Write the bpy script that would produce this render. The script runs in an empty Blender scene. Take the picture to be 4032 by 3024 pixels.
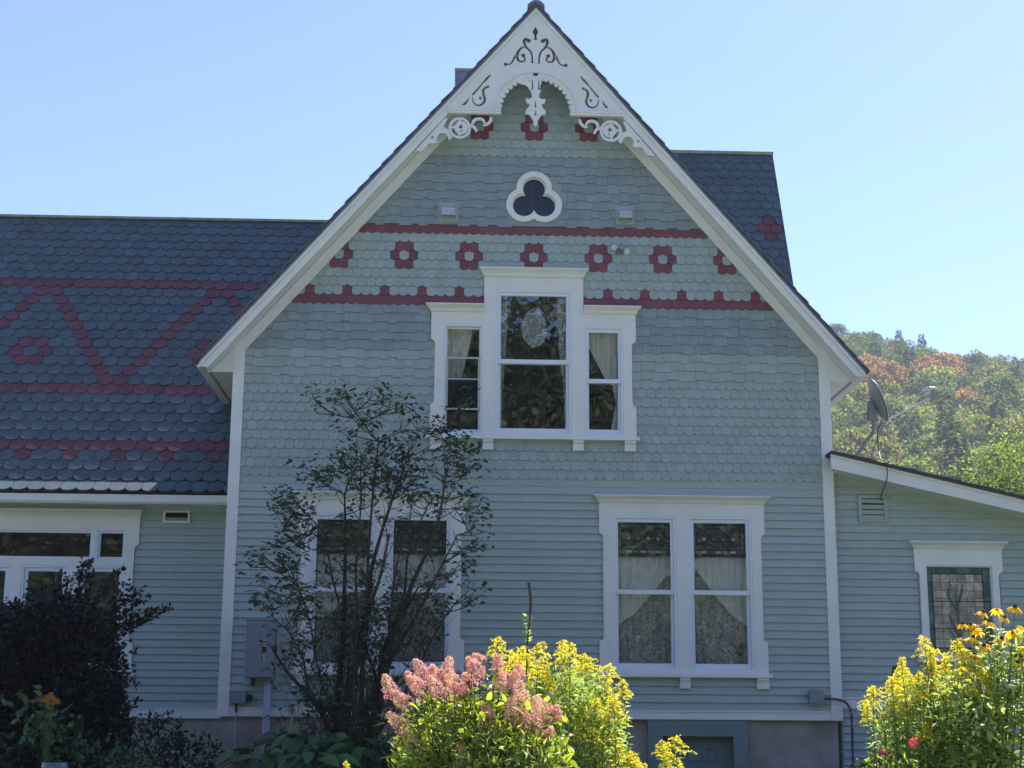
import bpy, bmesh, math, random
from mathutils import Vector, Matrix
import numpy as np
random.seed(7)
S = bpy.context.scene
COL = S.collection

# ---------------- camera, sky, sun, exposure ----------------
cam = bpy.data.objects.new('camera', bpy.data.cameras.new('camera'))
COL.objects.link(cam)
Rv, Uv, Fv = Vector((0.99931332, -0.03642063, 0.00681313)), Vector((-0.01458991, -0.2177614, 0.97589298)), Vector((0.034059, 0.97532226, 0.21814324))
# right, up, forward from yaw 2.0, pitch 12.6, roll 0.4 degrees
def _basis(yaw, pitch, roll):
    f = Vector((math.sin(yaw)*math.cos(pitch), math.cos(yaw)*math.cos(pitch), math.sin(pitch)))
    r = Vector((math.cos(yaw), -math.sin(yaw), 0)); u = r.cross(f)
    c, s = math.cos(roll), math.sin(roll)
    return c*r+s*u, -s*r+c*u, f
r_, u_, f_ = _basis(math.radians(2.0), math.radians(12.6), math.radians(0.40))
m = Matrix.Identity(4)
for i in range(3):
    m[i][0] = r_[i]; m[i][1] = u_[i]; m[i][2] = -f_[i]
m[0][3], m[1][3], m[2][3] = 0, -20, 1.0
cam.matrix_world = m
cam.data.sensor_width = 36; cam.data.lens = 54
cam.data.clip_start = 0.1; cam.data.clip_end = 6000
S.camera = cam

SUN_AZ, SUN_EL = 38.0, 50.4          # degrees to the right of straight ahead (+y), and up
w = bpy.data.worlds.new('World'); S.world = w; w.use_nodes = True
nt = w.node_tree; bg = nt.nodes['Background']
sky = nt.nodes.new('ShaderNodeTexSky'); sky.sky_type = 'NISHITA'; sky.sun_disc = False
sky.sun_elevation = math.radians(SUN_EL); sky.sun_rotation = math.radians(SUN_AZ)
sky.altitude = 300; sky.air_density = 1.0; sky.dust_density = 0.5; sky.ozone_density = 9.0
wbn = nt.nodes.new('ShaderNodeVectorMath'); wbn.operation = 'MULTIPLY'; wbn.inputs[1].default_value = (1.06, .92, 1.0)   # camera white balance, the same in every direction
nt.links.new(sky.outputs[0], wbn.inputs[0]); nt.links.new(wbn.outputs[0], bg.inputs[0]); bg.inputs[1].default_value = 0.10
sl = bpy.data.lights.new('sun', 'SUN'); sl.energy = 5.0; sl.angle = math.radians(0.5); sl.color = (1.0, 0.95, 0.86)
sun = bpy.data.objects.new('sun', sl); COL.objects.link(sun)
a, e = math.radians(SUN_AZ), math.radians(SUN_EL)
sdir = Vector((math.sin(a)*math.cos(e), math.cos(a)*math.cos(e), math.sin(e)))
sun.rotation_euler = sdir.to_track_quat('Z', 'Y').to_euler(); sun.location = (30, 30, 60)
S.view_settings.view_transform = 'Standard'; S.view_settings.look = 'None'
S.view_settings.gamma = 1.0; S.view_settings.use_curve_mapping = False
S.view_settings.exposure = 1.38
S.cycles.max_bounces = 8; S.cycles.transparent_max_bounces = 12

# ---------------- materials ----------------
def nodes(name):
    mt = bpy.data.materials.new(name); mt.use_nodes = True
    n = mt.node_tree; return mt, n, n.nodes['Principled BSDF'], n.nodes['Material Output']
def N(n, t, **k):
    x = n.nodes.new(t)
    for a_, b_ in k.items(): setattr(x, a_, b_)
    return x
def L(n, a_, b_): n.links.new(a_, b_)
def paint(name, col, rough=.55, var=.12, nscale=6, bump=.0006, island=.10, spec=.4, dirt=0.0, streak=None):
    """painted or dull solid: colour broken up by noise, by object and by separate piece"""
    mt, n, P, O = nodes(name)
    tc = N(n, 'ShaderNodeTexCoord'); geo = N(n, 'ShaderNodeNewGeometry'); oi = N(n, 'ShaderNodeObjectInfo')
    n1 = N(n, 'ShaderNodeTexNoise'); n1.inputs['Scale'].default_value = nscale; n1.inputs['Detail'].default_value = 6
    vec = geo.outputs['Position']
    if streak:
        mp = N(n, 'ShaderNodeMapping'); mp.inputs['Scale'].default_value = streak; L(n, geo.outputs['Position'], mp.inputs[0]); vec = mp.outputs[0]
    L(n, vec, n1.inputs['Vector'])
    add = N(n, 'ShaderNodeMath', operation='ADD'); L(n, geo.outputs['Random Per Island'], add.inputs[0]); L(n, oi.outputs['Random'], add.inputs[1])
    fr = N(n, 'ShaderNodeMath', operation='FRACT'); L(n, add.outputs[0], fr.inputs[0])
    m1 = N(n, 'ShaderNodeMapRange'); L(n, fr.outputs[0], m1.inputs[0]); m1.inputs[3].default_value = 1-island; m1.inputs[4].default_value = 1+island
    m2 = N(n, 'ShaderNodeMapRange'); L(n, n1.outputs[0], m2.inputs[0]); m2.inputs[1].default_value = .3; m2.inputs[2].default_value = .7
    m2.inputs[3].default_value = 1-var; m2.inputs[4].default_value = 1+var*.6
    mu = N(n, 'ShaderNodeMath', operation='MULTIPLY'); L(n, m1.outputs[0], mu.inputs[0]); L(n, m2.outputs[0], mu.inputs[1])
    vm = N(n, 'ShaderNodeVectorMath', operation='SCALE'); vm.inputs[0].default_value = col[:3]; L(n, mu.outputs[0], vm.inputs['Scale'])
    L(n, vm.outputs[0], P.inputs['Base Color'])
    if dirt:
        n3 = N(n, 'ShaderNodeTexNoise'); n3.inputs['Scale'].default_value = 2.2; n3.inputs['Detail'].default_value = 8; L(n, geo.outputs['Position'], n3.inputs['Vector'])
        m3 = N(n, 'ShaderNodeMapRange'); L(n, n3.outputs[0], m3.inputs[0]); m3.inputs[1].default_value = .52; m3.inputs[2].default_value = .8; m3.inputs[4].default_value = dirt
        mx = N(n, 'ShaderNodeMix', data_type='RGBA'); L(n, m3.outputs[0], mx.inputs['Factor']); L(n, vm.outputs[0], mx.inputs[6])
        mx.inputs[7].default_value = (col[0]*.55, col[1]*.5, col[2]*.42, 1); L(n, mx.outputs[2], P.inputs['Base Color'])
    P.inputs['Roughness'].default_value = rough; P.inputs['Specular IOR Level'].default_value = spec
    if bump:
        n2 = N(n, 'ShaderNodeTexNoise'); n2.inputs['Scale'].default_value = 90; n2.inputs['Detail'].default_value = 4; L(n, vec, n2.inputs['Vector'])
        b = N(n, 'ShaderNodeBump'); b.inputs['Distance'].default_value = bump*4; b.inputs['Strength'].default_value = .6
        L(n, n2.outputs[0], b.inputs['Height']); L(n, b.outputs[0], P.inputs['Normal'])
    return mt
def leafmat(name, col, col2=None, trans=.45, rough=.45, tcol=None, spec=.4, var=.35):
    """leaf or petal: two-sided, lets light through, each leaf its own tone"""
    mt, n, P, O = nodes(name)
    geo = N(n, 'ShaderNodeNewGeometry'); oi = N(n, 'ShaderNodeObjectInfo')
    add = N(n, 'ShaderNodeMath', operation='ADD'); L(n, geo.outputs['Random Per Island'], add.inputs[0]); L(n, oi.outputs['Random'], add.inputs[1])
    fr = N(n, 'ShaderNodeMath', operation='FRACT'); L(n, add.outputs[0], fr.inputs[0])
    mx = N(n, 'ShaderNodeMix', data_type='RGBA'); L(n, fr.outputs[0], mx.inputs['Factor'])
    col2 = col2 or tuple(c*1.5 for c in col)
    mx.inputs[6].default_value = (*[c*(1-var) for c in col], 1); mx.inputs[7].default_value = (*col2, 1)
    L(n, mx.outputs[2], P.inputs['Base Color']); P.inputs['Roughness'].default_value = rough
    P.inputs['Specular IOR Level'].default_value = spec
    if trans:
        tr = N(n, 'ShaderNodeBsdfTranslucent')
        sc = N(n, 'ShaderNodeVectorMath', operation='MULTIPLY'); L(n, mx.outputs[2], sc.inputs[0]); sc.inputs[1].default_value = tcol or (1.6, 1.7, .8)
        L(n, sc.outputs[0], tr.inputs['Color'])
        ms = N(n, 'ShaderNodeMixShader'); ms.inputs[0].default_value = trans
        L(n, P.outputs[0], ms.inputs[1]); L(n, tr.outputs[0], ms.inputs[2]); L(n, ms.outputs[0], O.inputs[0])
    return mt
def glassmat(name, tint=(.75, .8, .82), ior=1.75, rough=.01, bump=0.0):
    mt, n, P, O = nodes(name); n.nodes.remove(P)
    tr = N(n, 'ShaderNodeBsdfTransparent'); tr.inputs[0].default_value = (*tint, 1)
    gl = N(n, 'ShaderNodeBsdfGlossy'); gl.inputs['Roughness'].default_value = rough; gl.inputs[0].default_value = (.95, .98, 1, 1)
    lw = N(n, 'ShaderNodeLayerWeight'); lw.inputs[0].default_value = .5; f0 = ((ior-1)/(ior+1))**2
    pw = N(n, 'ShaderNodeMath', operation='POWER'); L(n, lw.outputs['Facing'], pw.inputs[0]); pw.inputs[1].default_value = 5
    fz = N(n, 'ShaderNodeMapRange'); L(n, pw.outputs[0], fz.inputs[0]); fz.inputs[3].default_value = f0; fz.inputs[4].default_value = 1   # Schlick
    if bump:
        tx = N(n, 'ShaderNodeTexNoise'); tx.inputs['Scale'].default_value = 1.6; g = N(n, 'ShaderNodeNewGeometry'); L(n, g.outputs['Position'], tx.inputs['Vector'])
        b = N(n, 'ShaderNodeBump'); b.inputs['Distance'].default_value = bump; L(n, tx.outputs[0], b.inputs['Height']); L(n, b.outputs[0], gl.inputs['Normal'])
    ms = N(n, 'ShaderNodeMixShader'); L(n, fz.outputs[0], ms.inputs[0]); L(n, tr.outputs[0], ms.inputs[1]); L(n, gl.outputs[0], ms.inputs[2])
    L(n, ms.outputs[0], O.inputs[0]); return mt
def lacemat(name, col=(.8, .8, .74), open_=.35, scale=28, plain=False):
    mt, n, P, O = nodes(name)
    P.inputs['Base Color'].default_value = (*col, 1); P.inputs['Roughness'].default_value = .9
    tl = N(n, 'ShaderNodeBsdfTranslucent'); tl.inputs[0].default_value = (*col, 1)
    m0 = N(n, 'ShaderNodeMixShader'); m0.inputs[0].default_value = .3; L(n, P.outputs[0], m0.inputs[1]); L(n, tl.outputs[0], m0.inputs[2])
    tr = N(n, 'ShaderNodeBsdfTransparent'); g = N(n, 'ShaderNodeNewGeometry')
    vo = N(n, 'ShaderNodeTexNoise'); vo.inputs['Scale'].default_value = scale; vo.inputs['Detail'].default_value = 3; vo.inputs['Distortion'].default_value = 2.5
    L(n, g.outputs['Position'], vo.inputs['Vector'])
    mr = N(n, 'ShaderNodeMapRange'); L(n, vo.outputs[0], mr.inputs[0]); mr.inputs[1].default_value = .42; mr.inputs[2].default_value = .60
    mr.inputs[3].default_value = open_*.6 if plain else open_; mr.inputs[4].default_value = open_*.75 if plain else 1.0 if open_ > .5 else .75
    ms = N(n, 'ShaderNodeMixShader'); L(n, mr.outputs[0], ms.inputs[0]); L(n, m0.outputs[0], ms.inputs[1]); L(n, tr.outputs[0], ms.inputs[2])
    L(n, ms.outputs[0], O.inputs[0]); return mt

M = {}
M['siding'] = paint('sage_siding_paint', (.342, .418, .405), var=.08, island=.04, dirt=.14, streak=(1, 1, 6))
M['scallop'] = paint('sage_scallop_paint', (.312, .382, .375), var=.10, island=.06, dirt=.16)
M['square'] = paint('blue_grey_shingle_paint', (.235, .292, .312), var=.12, island=.07, dirt=.14)
M['red'] = paint('barn_red_paint', (.185, .060, .075), var=.12, island=.10)
M['white'] = paint('white_trim_paint', (.70, .715, .71), rough=.4, var=.05, island=.02, nscale=3, dirt=.10)
M['sash'] = paint('white_sash_paint', (.68, .72, .79), rough=.35, var=.03, island=.02)
M['greytrim'] = paint('pale_grey_trim_paint', (.42, .49, .50), var=.08, island=.02, dirt=.2)
M['roof'] = paint('slate_green_roof_shingle', (.076, .106, .120), rough=.55, var=.18, island=.11, bump=.0014, spec=.35)
M['roofred'] = paint('red_roof_shingle', (.135, .044, .052), rough=.6, var=.2, island=.14, bump=.0014, spec=.5)
M['roofdark'] = paint('dark_asphalt_edge', (.085, .085, .11), rough=.85, var=.2, island=.1)
M['roofedge'] = paint('blue_grey_shingle_edge', (.15, .165, .21), rough=.85, var=.25, island=.2)
M['ridge'] = paint('copper_ridge_flashing', (.30, .31, .22), rough=.5, var=.3, dirt=.5)
M['concrete'] = paint('foundation_concrete', (.34, .32, .28), rough=.9, var=.30, nscale=2.5, bump=.002, dirt=.6)
M['doorgreen'] = paint('teal_green_door_paint', (.155, .225, .218), var=.08, island=.0)
M['interior'] = paint('room_plaster', (.45, .42, .38), rough=.9, bump=0)
M['metal'] = paint('grey_painted_metal', (.20, .235, .275), rough=.45, var=.06, island=0)
M['pipe'] = paint('grey_plastic_conduit', (.33, .38, .43), rough=.45, var=.08, island=0)
M['blackpl'] = paint('black_plastic', (.012, .013, .015), rough=.5, island=0)
M['cable'] = paint('dark_grey_cable', (.05, .055, .065), rough=.5, island=0)
M['decal'] = paint('black_label_print', (.008, .008, .009), rough=.5, island=0, bump=0, var=0)
M['decalw'] = paint('white_label_print', (.7, .7, .7), rough=.5, island=0, bump=0, var=0)
M['alu'] = paint('bare_aluminium', (.55, .56, .57), rough=.35, var=.05, island=0)
M['dish'] = paint('grey_dish_paint', (.26, .265, .27), rough=.5, var=.08, island=0)
M['brown'] = paint('brown_wood_post', (.05, .028, .022), rough=.8)
M['lens'] = paint('frosted_lamp_glass', (.55, .55, .5), rough=.25, island=0)
M['ventshade'] = paint('painted_vent_shade', (.012, .012, .014), rough=.9, island=0, bump=0)  # near-black: the shade inside a vent put into the colour
M['glass'] = glassmat('window_glass', tint=(.96,.97,.97), ior=1.85, bump=.0005)
M['glass2'] = glassmat('storm_glass', tint=(.9, .9, .9), ior=1.4, bump=.0004)
M['screen'] = glassmat('window_screen', tint=(.42, .45, .47), ior=1.3, rough=.4)
M['lace'] = lacemat('lace_curtain', (.85, .85, .78), .22, 26)
M['lacedk'] = lacemat('net_curtain', (.85, .85, .80), .32, 20)
M['cloth'] = lacemat('plain_sheer_curtain', (.88, .88, .80), .12, 9, plain=True)
M['lead'] = paint('lead_came', (.018, .02, .024), rough=.5, island=0)
M['amber'] = paint('amber_art_glass', (.42, .36, .28), rough=.25, var=.35, island=.28, nscale=12, spec=.6)
M['teal'] = paint('teal_art_glass', (.10, .17, .17), rough=.25, var=.35, island=.4, nscale=10, spec=.6)
M['leafglass'] = paint('green_art_glass', (.13, .19, .17), rough=.25, island=.3)
M['petalglass'] = paint('white_art_glass', (.42, .42, .40), rough=.25, island=.2)
# plants
M['bark'] = paint('grey_brown_bark', (.055, .048, .042), rough=.9, var=.3, nscale=30, bump=.003)
M['twig'] = paint('thin_brown_twig', (.07, .052, .042), rough=.9, var=.3, nscale=30)
M['deadstem'] = paint('pale_dead_stem', (.26, .21, .15), rough=.9, var=.3, nscale=30)
M['lilac'] = leafmat('lilac_leaf', (.045, .070, .042), (.095, .130, .070), trans=.3)
M['nine'] = leafmat('dark_purple_leaf', (.010, .011, .014), (.022, .018, .022), trans=.12, tcol=(1.3, .9, .9))
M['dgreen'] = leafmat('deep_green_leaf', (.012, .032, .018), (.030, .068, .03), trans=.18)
M['hosta'] = leafmat('hosta_leaf', (.030, .085, .030), (.075, .17, .045), trans=.25, spec=.5)
M['hostay'] = leafmat('yellowing_hosta_leaf', (.20, .21, .07), (.30, .28, .10), trans=.3)
M['yew'] = leafmat('conifer_sprig', (.035, .075, .04), (.09, .14, .07), trans=.2)
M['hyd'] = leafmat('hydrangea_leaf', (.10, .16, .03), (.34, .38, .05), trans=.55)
M['glintleaf'] = leafmat('painted_leaf_glint', (.30, .36, .22), (.60, .64, .46), trans=.45, spec=.8)  # whitish leaves: the look of sun glints put into the colour
M['pink'] = leafmat('pink_floret', (.70, .27, .31), (.86, .50, .48), trans=.4, tcol=(1.1, .9, .9), var=.2)
M['cream'] = leafmat('cream_floret', (.80, .50, .38), (.86, .66, .50), trans=.4, tcol=(1.1, 1, .9), var=.1)
M['gleaf'] = leafmat('goldenrod_leaf', (.13, .20, .06), (.38, .46, .18), trans=.55, spec=.8)
M['gflower'] = leafmat('goldenrod_floret', (.86, .70, .04), (.96, .88, .10), trans=.5, tcol=(1.1, 1.1, .6), var=.15)
M['stem'] = paint('green_stem', (.09, .13, .04), rough=.7, island=0)
M['petal'] = leafmat('orange_yellow_petal', (.88, .50, .01), (.95, .74, .03), trans=.45, tcol=(1.1, 1.1, .6), var=.1)
M['cone'] = paint('dark_flower_cone', (.05, .035, .012), rough=.9)
M['orange'] = leafmat('orange_petal', (.50, .16, .015), (.60, .24, .03), trans=.3, tcol=(1.1, .9, .6), var=.1)
M['magenta'] = leafmat('rose_petal', (.75, .08, .10), (.85, .25, .25), trans=.3, tcol=(1.1, .8, .9), var=.1)
M['purplef'] = leafmat('lavender_floret', (.25, .18, .38), (.35, .27, .5), trans=.3, tcol=(1, 1, 1.1))
M['grass'] = paint('mown_grass', (.15, .20, .075), rough=.95, var=.45, nscale=1.3, bump=.01)
M['road'] = paint('pale_bounce_gravel', (.46, .44, .39), rough=.95, var=.2, nscale=3, bump=.006)  # kept pale so the added gravel throws light at the facade
M['soil'] = paint('dark_garden_soil', (.035, .028, .02), rough=.95, var=.3, bump=.006)
M['hillsoil'] = paint('wooded_hillside_floor', (.04, .055, .02), rough=.95, var=.3, nscale=.05, bump=0)

# ---------------- mesh helpers ----------------
class MB:
    def __init__(s): s.v = []; s.f = []; s.m = []
    def add(s, vs, fs, mi=0):
        b = len(s.v); s.v.extend(vs); s.f.extend([tuple(i+b for i in q) for q in fs]); s.m.extend([mi]*len(fs)); return s
    def box(s, x0, x1, y0, y1, z0, z1, mi=0):
        return s.add([(x0,y0,z0),(x1,y0,z0),(x1,y1,z0),(x0,y1,z0),(x0,y0,z1),(x1,y0,z1),(x1,y1,z1),(x0,y1,z1)],
                     [(0,3,2,1),(4,5,6,7),(0,1,5,4),(1,2,6,5),(2,3,7,6),(3,0,4,7)], mi)
    def prism(s, poly, y0, y1, mi=0):
        """polygon in (x, z), counter-clockwise or not, from y0 (front) to y1"""
        a_ = sum(poly[i][0]*poly[(i+1)%len(poly)][1]-poly[(i+1)%len(poly)][0]*poly[i][1] for i in range(len(poly)))
        if a_ < 0: poly = poly[::-1]
        n_ = len(poly)
        return s.add([(x,y0,z) for x,z in poly]+[(x,y1,z) for x,z in poly],
                     [tuple(range(n_)), tuple(range(2*n_-1, n_-1, -1))]+[(i, i+n_, (i+1)%n_+n_, (i+1)%n_) for i in range(n_)], mi)
    def tube(s, pts, rad, seg=6, mi=0, cap=True):
        pts = [Vector(p) for p in pts]; n_ = len(pts)
        if not isinstance(rad, (list, tuple)): rad = [rad]*n_
        vs = []; up = None
        for i, p in enumerate(pts):
            d = (pts[min(i+1, n_-1)]-pts[max(i-1, 0)])
            if d.length < 1e-9: d = Vector((0, 0, 1))
            d.normalize()
            if up is None: up = d.orthogonal().normalized()
            up = (up-d*up.dot(d))
            if up.length < 1e-6: up = d.orthogonal()
            up.normalize(); sd = d.cross(up)
            for k in range(seg):
                t = 2*math.pi*k/seg
                vs.append(tuple(p+(up*math.cos(t)+sd*math.sin(t))*rad[i]))
        fs = [(i*seg+k, i*seg+(k+1)%seg, (i+1)*seg+(k+1)%seg, (i+1)*seg+k) for i in range(n_-1) for k in range(seg)]
        if cap: fs += [tuple(range(seg-1, -1, -1)), tuple((n_-1)*seg+k for k in range(seg))]
        return s.add(vs, fs, mi)
    def mesh(s, name, mats, org=(0, 0, 0), smooth=False):
        me = bpy.data.meshes.new(name)
        o = org
        me.from_pydata([(x-o[0], y-o[1], z-o[2]) for x, y, z in s.v], [], s.f)
        for mm in (mats if isinstance(mats, (list, tuple)) else [mats]): me.materials.append(mm)
        if any(s.m): me.polygons.foreach_set('material_index', s.m)
        if smooth: me.polygons.foreach_set('use_smooth', [True]*len(s.f))
        me.update(); return me
    def build(s, name, mats, parent=None, smooth=False, kind=None):
        me = s.mesh(name, mats, worg(parent), smooth)
        return link(me, name, parent, kind=kind)
ORG = {}
def worg(p):
    if p is None: return (0, 0, 0)
    return ORG.get(p.name, (0, 0, 0))
def link(me, name, parent=None, loc=(0, 0, 0), kind=None, label=None):
    o = bpy.data.objects.new(name, me); COL.objects.link(o); o.location = loc
    if parent is not None: o.parent = parent; ORG[o.name] = worg(parent)
    if kind: o['kind'] = kind
    if label: o['label'] = label
    return o
def thing(name, label, cat, loc=(0, 0, 0), group=None):
    o = bpy.data.objects.new(name, None); COL.objects.link(o); o.location = loc; o.empty_display_size = .2
    ORG[o.name] = tuple(loc); o['label'] = label; o['category'] = cat
    if group: o['group'] = group
    return o
def tag(o, label, cat, group=None):
    o['label'] = label; o['category'] = cat
    if group: o['group'] = group
    return o
def boxpart(name, mat, parent, *b, bevel=0, kind=None):
    return MB().box(*b).build(name, mat, parent, kind=kind)
def flat(outer, holes=(), y0=0, y1=.02, name='tmp'):
    """plate cut from a board: outline (x, z), holes cut through, from y0 front to y1 back -> MB"""
    cu = bpy.data.curves.new(name, 'CURVE'); cu.dimensions = '2D'; cu.fill_mode = 'BOTH'; cu.extrude = abs(y1-y0)/2
    for poly in [outer]+list(holes):
        sp = cu.splines.new('POLY'); sp.points.add(len(poly)-1); sp.use_cyclic_u = True
        for i, (x, z) in enumerate(poly): sp.points[i].co = (x, z, 0, 1)
    o = bpy.data.objects.new(name, cu); COL.objects.link(o)
    me = bpy.data.meshes.new_from_object(o)
    mb = MB(); ym = (y0+y1)/2
    mb.add([(v.co.x, ym-v.co.z, v.co.y) for v in me.vertices], [tuple(p.vertices) for p in me.polygons])
    bpy.data.objects.remove(o); bpy.data.meshes.remove(me); bpy.data.curves.remove(cu)
    return mb
def ribbon(pts, rad, n_=24, blob0=0, blob1=0):
    """outline of a stroke along pts whose half-width goes along rad; blobs swell its ends"""
    P_ = catmull(pts, n_); m_ = len(P_); L_ = []; Rr = []
    for i, p in enumerate(P_):
        a_ = P_[max(i-1, 0)]; b_ = P_[min(i+1, m_-1)]
        d = Vector((b_[0]-a_[0], b_[1]-a_[1])); d.normalize(); t = i/(m_-1)
        w_ = rad[0]+(rad[1]-rad[0])*t if len(rad) == 2 else np.interp(t, np.linspace(0, 1, len(rad)), rad)
        L_.append((p[0]-d.y*w_, p[1]+d.x*w_)); Rr.append((p[0]+d.y*w_, p[1]-d.x*w_))
    def cap(p, q, bl):
        c_ = ((p[0]+q[0])/2, (p[1]+q[1])/2); v = Vector((p[0]-c_[0], p[1]-c_[1])); w_ = v.length
        r = max(bl, w_); nrm = Vector((v.y, -v.x)).normalized(); off = math.sqrt(max(r*r-w_*w_, 0))
        cc = Vector(c_)+nrm*off; a0 = math.atan2(p[1]-cc.y, p[0]-cc.x); a1 = math.atan2(q[1]-cc.y, q[0]-cc.x)
        while a1 > a0: a1 -= 2*math.pi
        return [(cc.x+r*math.cos(a0+(a1-a0)*k/10), cc.y+r*math.sin(a0+(a1-a0)*k/10)) for k in range(1, 10)]
    return L_+cap(L_[-1], Rr[-1], blob1)+Rr[::-1]+cap(Rr[0], L_[0], blob0)
def catmull(p, n_):
    if len(p) < 3: return [(p[0][0]+(p[1][0]-p[0][0])*t/n_, p[0][1]+(p[1][1]-p[0][1])*t/n_) for t in range(n_+1)]
    q = [p[0]]+list(p)+[p[-1]]; o = []; seg = len(p)-1; per = max(2, n_//seg)
    for i in range(seg):
        a_, b_, c_, d = q[i:i+4]
        for k in range(per):
            t = k/per
            o.append(tuple(.5*((2*b_[j])+(-a_[j]+c_[j])*t+(2*a_[j]-5*b_[j]+4*c_[j]-d[j])*t*t+(-a_[j]+3*b_[j]-3*c_[j]+d[j])*t**3) for j in range(len(a_))))
    return o+[p[-1]]
def clip(poly, a_, b_, c_):
    """keep the side a*x + b*z <= c of a convex polygon"""
    out = []
    for i in range(len(poly)):
        p, q = poly[i], poly[(i+1)%len(poly)]
        dp, dq = a_*p[0]+b_*p[1]-c_, a_*q[0]+b_*q[1]-c_
        if dp <= 0: out.append(p)
        if dp*dq < 0:
            t = dp/(dp-dq); out.append((p[0]+(q[0]-p[0])*t, p[1]+(q[1]-p[1])*t))
    return out
def ringbox(mb, x0, x1, z0, z1, wl, wr, wt, wb, y0, y1, mi=0):
    mb.box(x0, x0+wl, y0, y1, z0, z1, mi); mb.box(x1-wr, x1, y0, y1, z0, z1, mi)
    mb.box(x0+wl, x1-wr, y0, y1, z1-wt, z1, mi); mb.box(x0+wl, x1-wr, y0, y1, z0, z0+wb, mi); return mb

# ---------------- air: thin haze that fades the hill ----------------
hzm = bpy.data.materials.new('haze'); hzm.use_nodes = True; hn = hzm.node_tree
hn.nodes.remove(hn.nodes['Principled BSDF']); pv = hn.nodes.new('ShaderNodeVolumePrincipled')
pv.inputs['Color'].default_value = (.80, .88, 1.0, 1); pv.inputs['Density'].default_value = .0003; pv.inputs['Anisotropy'].default_value = .0
hn.links.new(pv.outputs[0], hn.nodes['Material Output'].inputs['Volume'])
_o = MB().box(-3100, 3100, -3100, 3100, -3.5, 200).build('haze', hzm); _o['kind'] = 'stuff'
O_DIAMOND=[(-0.004,10.481),(-0.046,10.398),(-0.015,10.337),(-0.024,10.31),(-0.024,10.279),(0.016,10.28),(0.016,10.311),(0.006,10.337),(0.036,10.4)]
O_S1=[(-0.119,10.283),(-0.142,10.293),(-0.161,10.261),(-0.151,10.21),(-0.123,10.16),(-0.081,10.12),(-0.058,10.069),(-0.048,10.008),(-0.046,9.961)]
O_S2=[(-0.165,10.171),(-0.208,10.15),(-0.242,10.1),(-0.259,10.044),(-0.247,9.989),(-0.213,9.958),(-0.171,9.961),(-0.147,9.992),(-0.16,10.024)]
O_S3=[(-0.284,10.037),(-0.297,10.002),(-0.319,9.959),(-0.349,9.918),(-0.391,9.913)]
O_BAR=[(-0.622,9.747),(-0.669,9.695),(-0.734,9.616),(-0.799,9.53),(-0.859,9.458)]
O_TRI=[(-0.911,9.411),(-1.013,9.294),(-0.962,9.295),(-0.929,9.34)]
O_S4=[(-0.671,9.567),(-0.705,9.546),(-0.72,9.506),(-0.708,9.435),(-0.694,9.385),(-0.718,9.33),(-0.763,9.301),(-0.815,9.308),(-0.854,9.348),(-0.866,9.412)]
O_S5=[(-0.733,9.471),(-0.77,9.446),(-0.783,9.409),(-0.756,9.398)]
O_BRK=[(-1.235,9.106),(-1.637,8.616),(-1.535,8.622),(-1.508,8.667),(-1.487,8.647),(-1.471,8.707),(-1.44,8.739),(-1.397,8.728),(-1.354,8.737),(-1.323,8.746),(-1.344,8.781),(-1.341,8.825),(-1.315,8.867),(-1.269,8.89),(-1.222,8.877),(-1.19,8.834),(-1.185,8.791),(-1.155,8.795),(-1.128,8.835),(-1.17,8.88),(-1.186,8.944),(-1.223,8.953),(-1.252,8.978),(-1.228,9.043),(-1.196,9.099)]
O_HOLE=[(-1.404,8.82)]
O_RING=[(-1.032,8.963),(-0.879,8.966)]
O_RING2=[(-1.018,8.971),(-0.939,8.973)]
O_CRES=[(-1.112,8.995),(-1.12,8.955),(-1.101,8.906),(-1.061,8.877)]
O_CONN=[(-1.028,9.047),(-1.056,9.006),(-1.044,8.957),(-0.998,8.938)]
O_CURL=[(-0.878,9.01),(-0.852,8.951),(-0.811,8.942),(-0.861,9.001),(-0.846,9.067),(-0.794,9.102),(-0.728,9.097),(-0.687,9.044),(-0.709,9.014),(-0.662,9.025),(-0.616,9.076),(-0.607,9.116)]
O_PEND=[(0.044,9.746),(0.045,9.553),(0.073,9.53),(0.054,9.483),(0.045,9.436),(0.085,9.405),(0.136,9.416),(0.13,9.363),(0.108,9.337),(0.076,9.332),(0.098,9.282),(0.136,9.233),(0.136,9.185),(0.08,9.175),(0.055,9.131),(0.02,9.086),(0.025,9.04),(0.003,9.005)]
O_LEAF=[(-0.05,9.703),(-0.05,9.551),(-0.082,9.538),(-0.109,9.59),(-0.158,9.617),(-0.215,9.628),(-0.256,9.648),(-0.215,9.685),(-0.139,9.707)]
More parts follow.
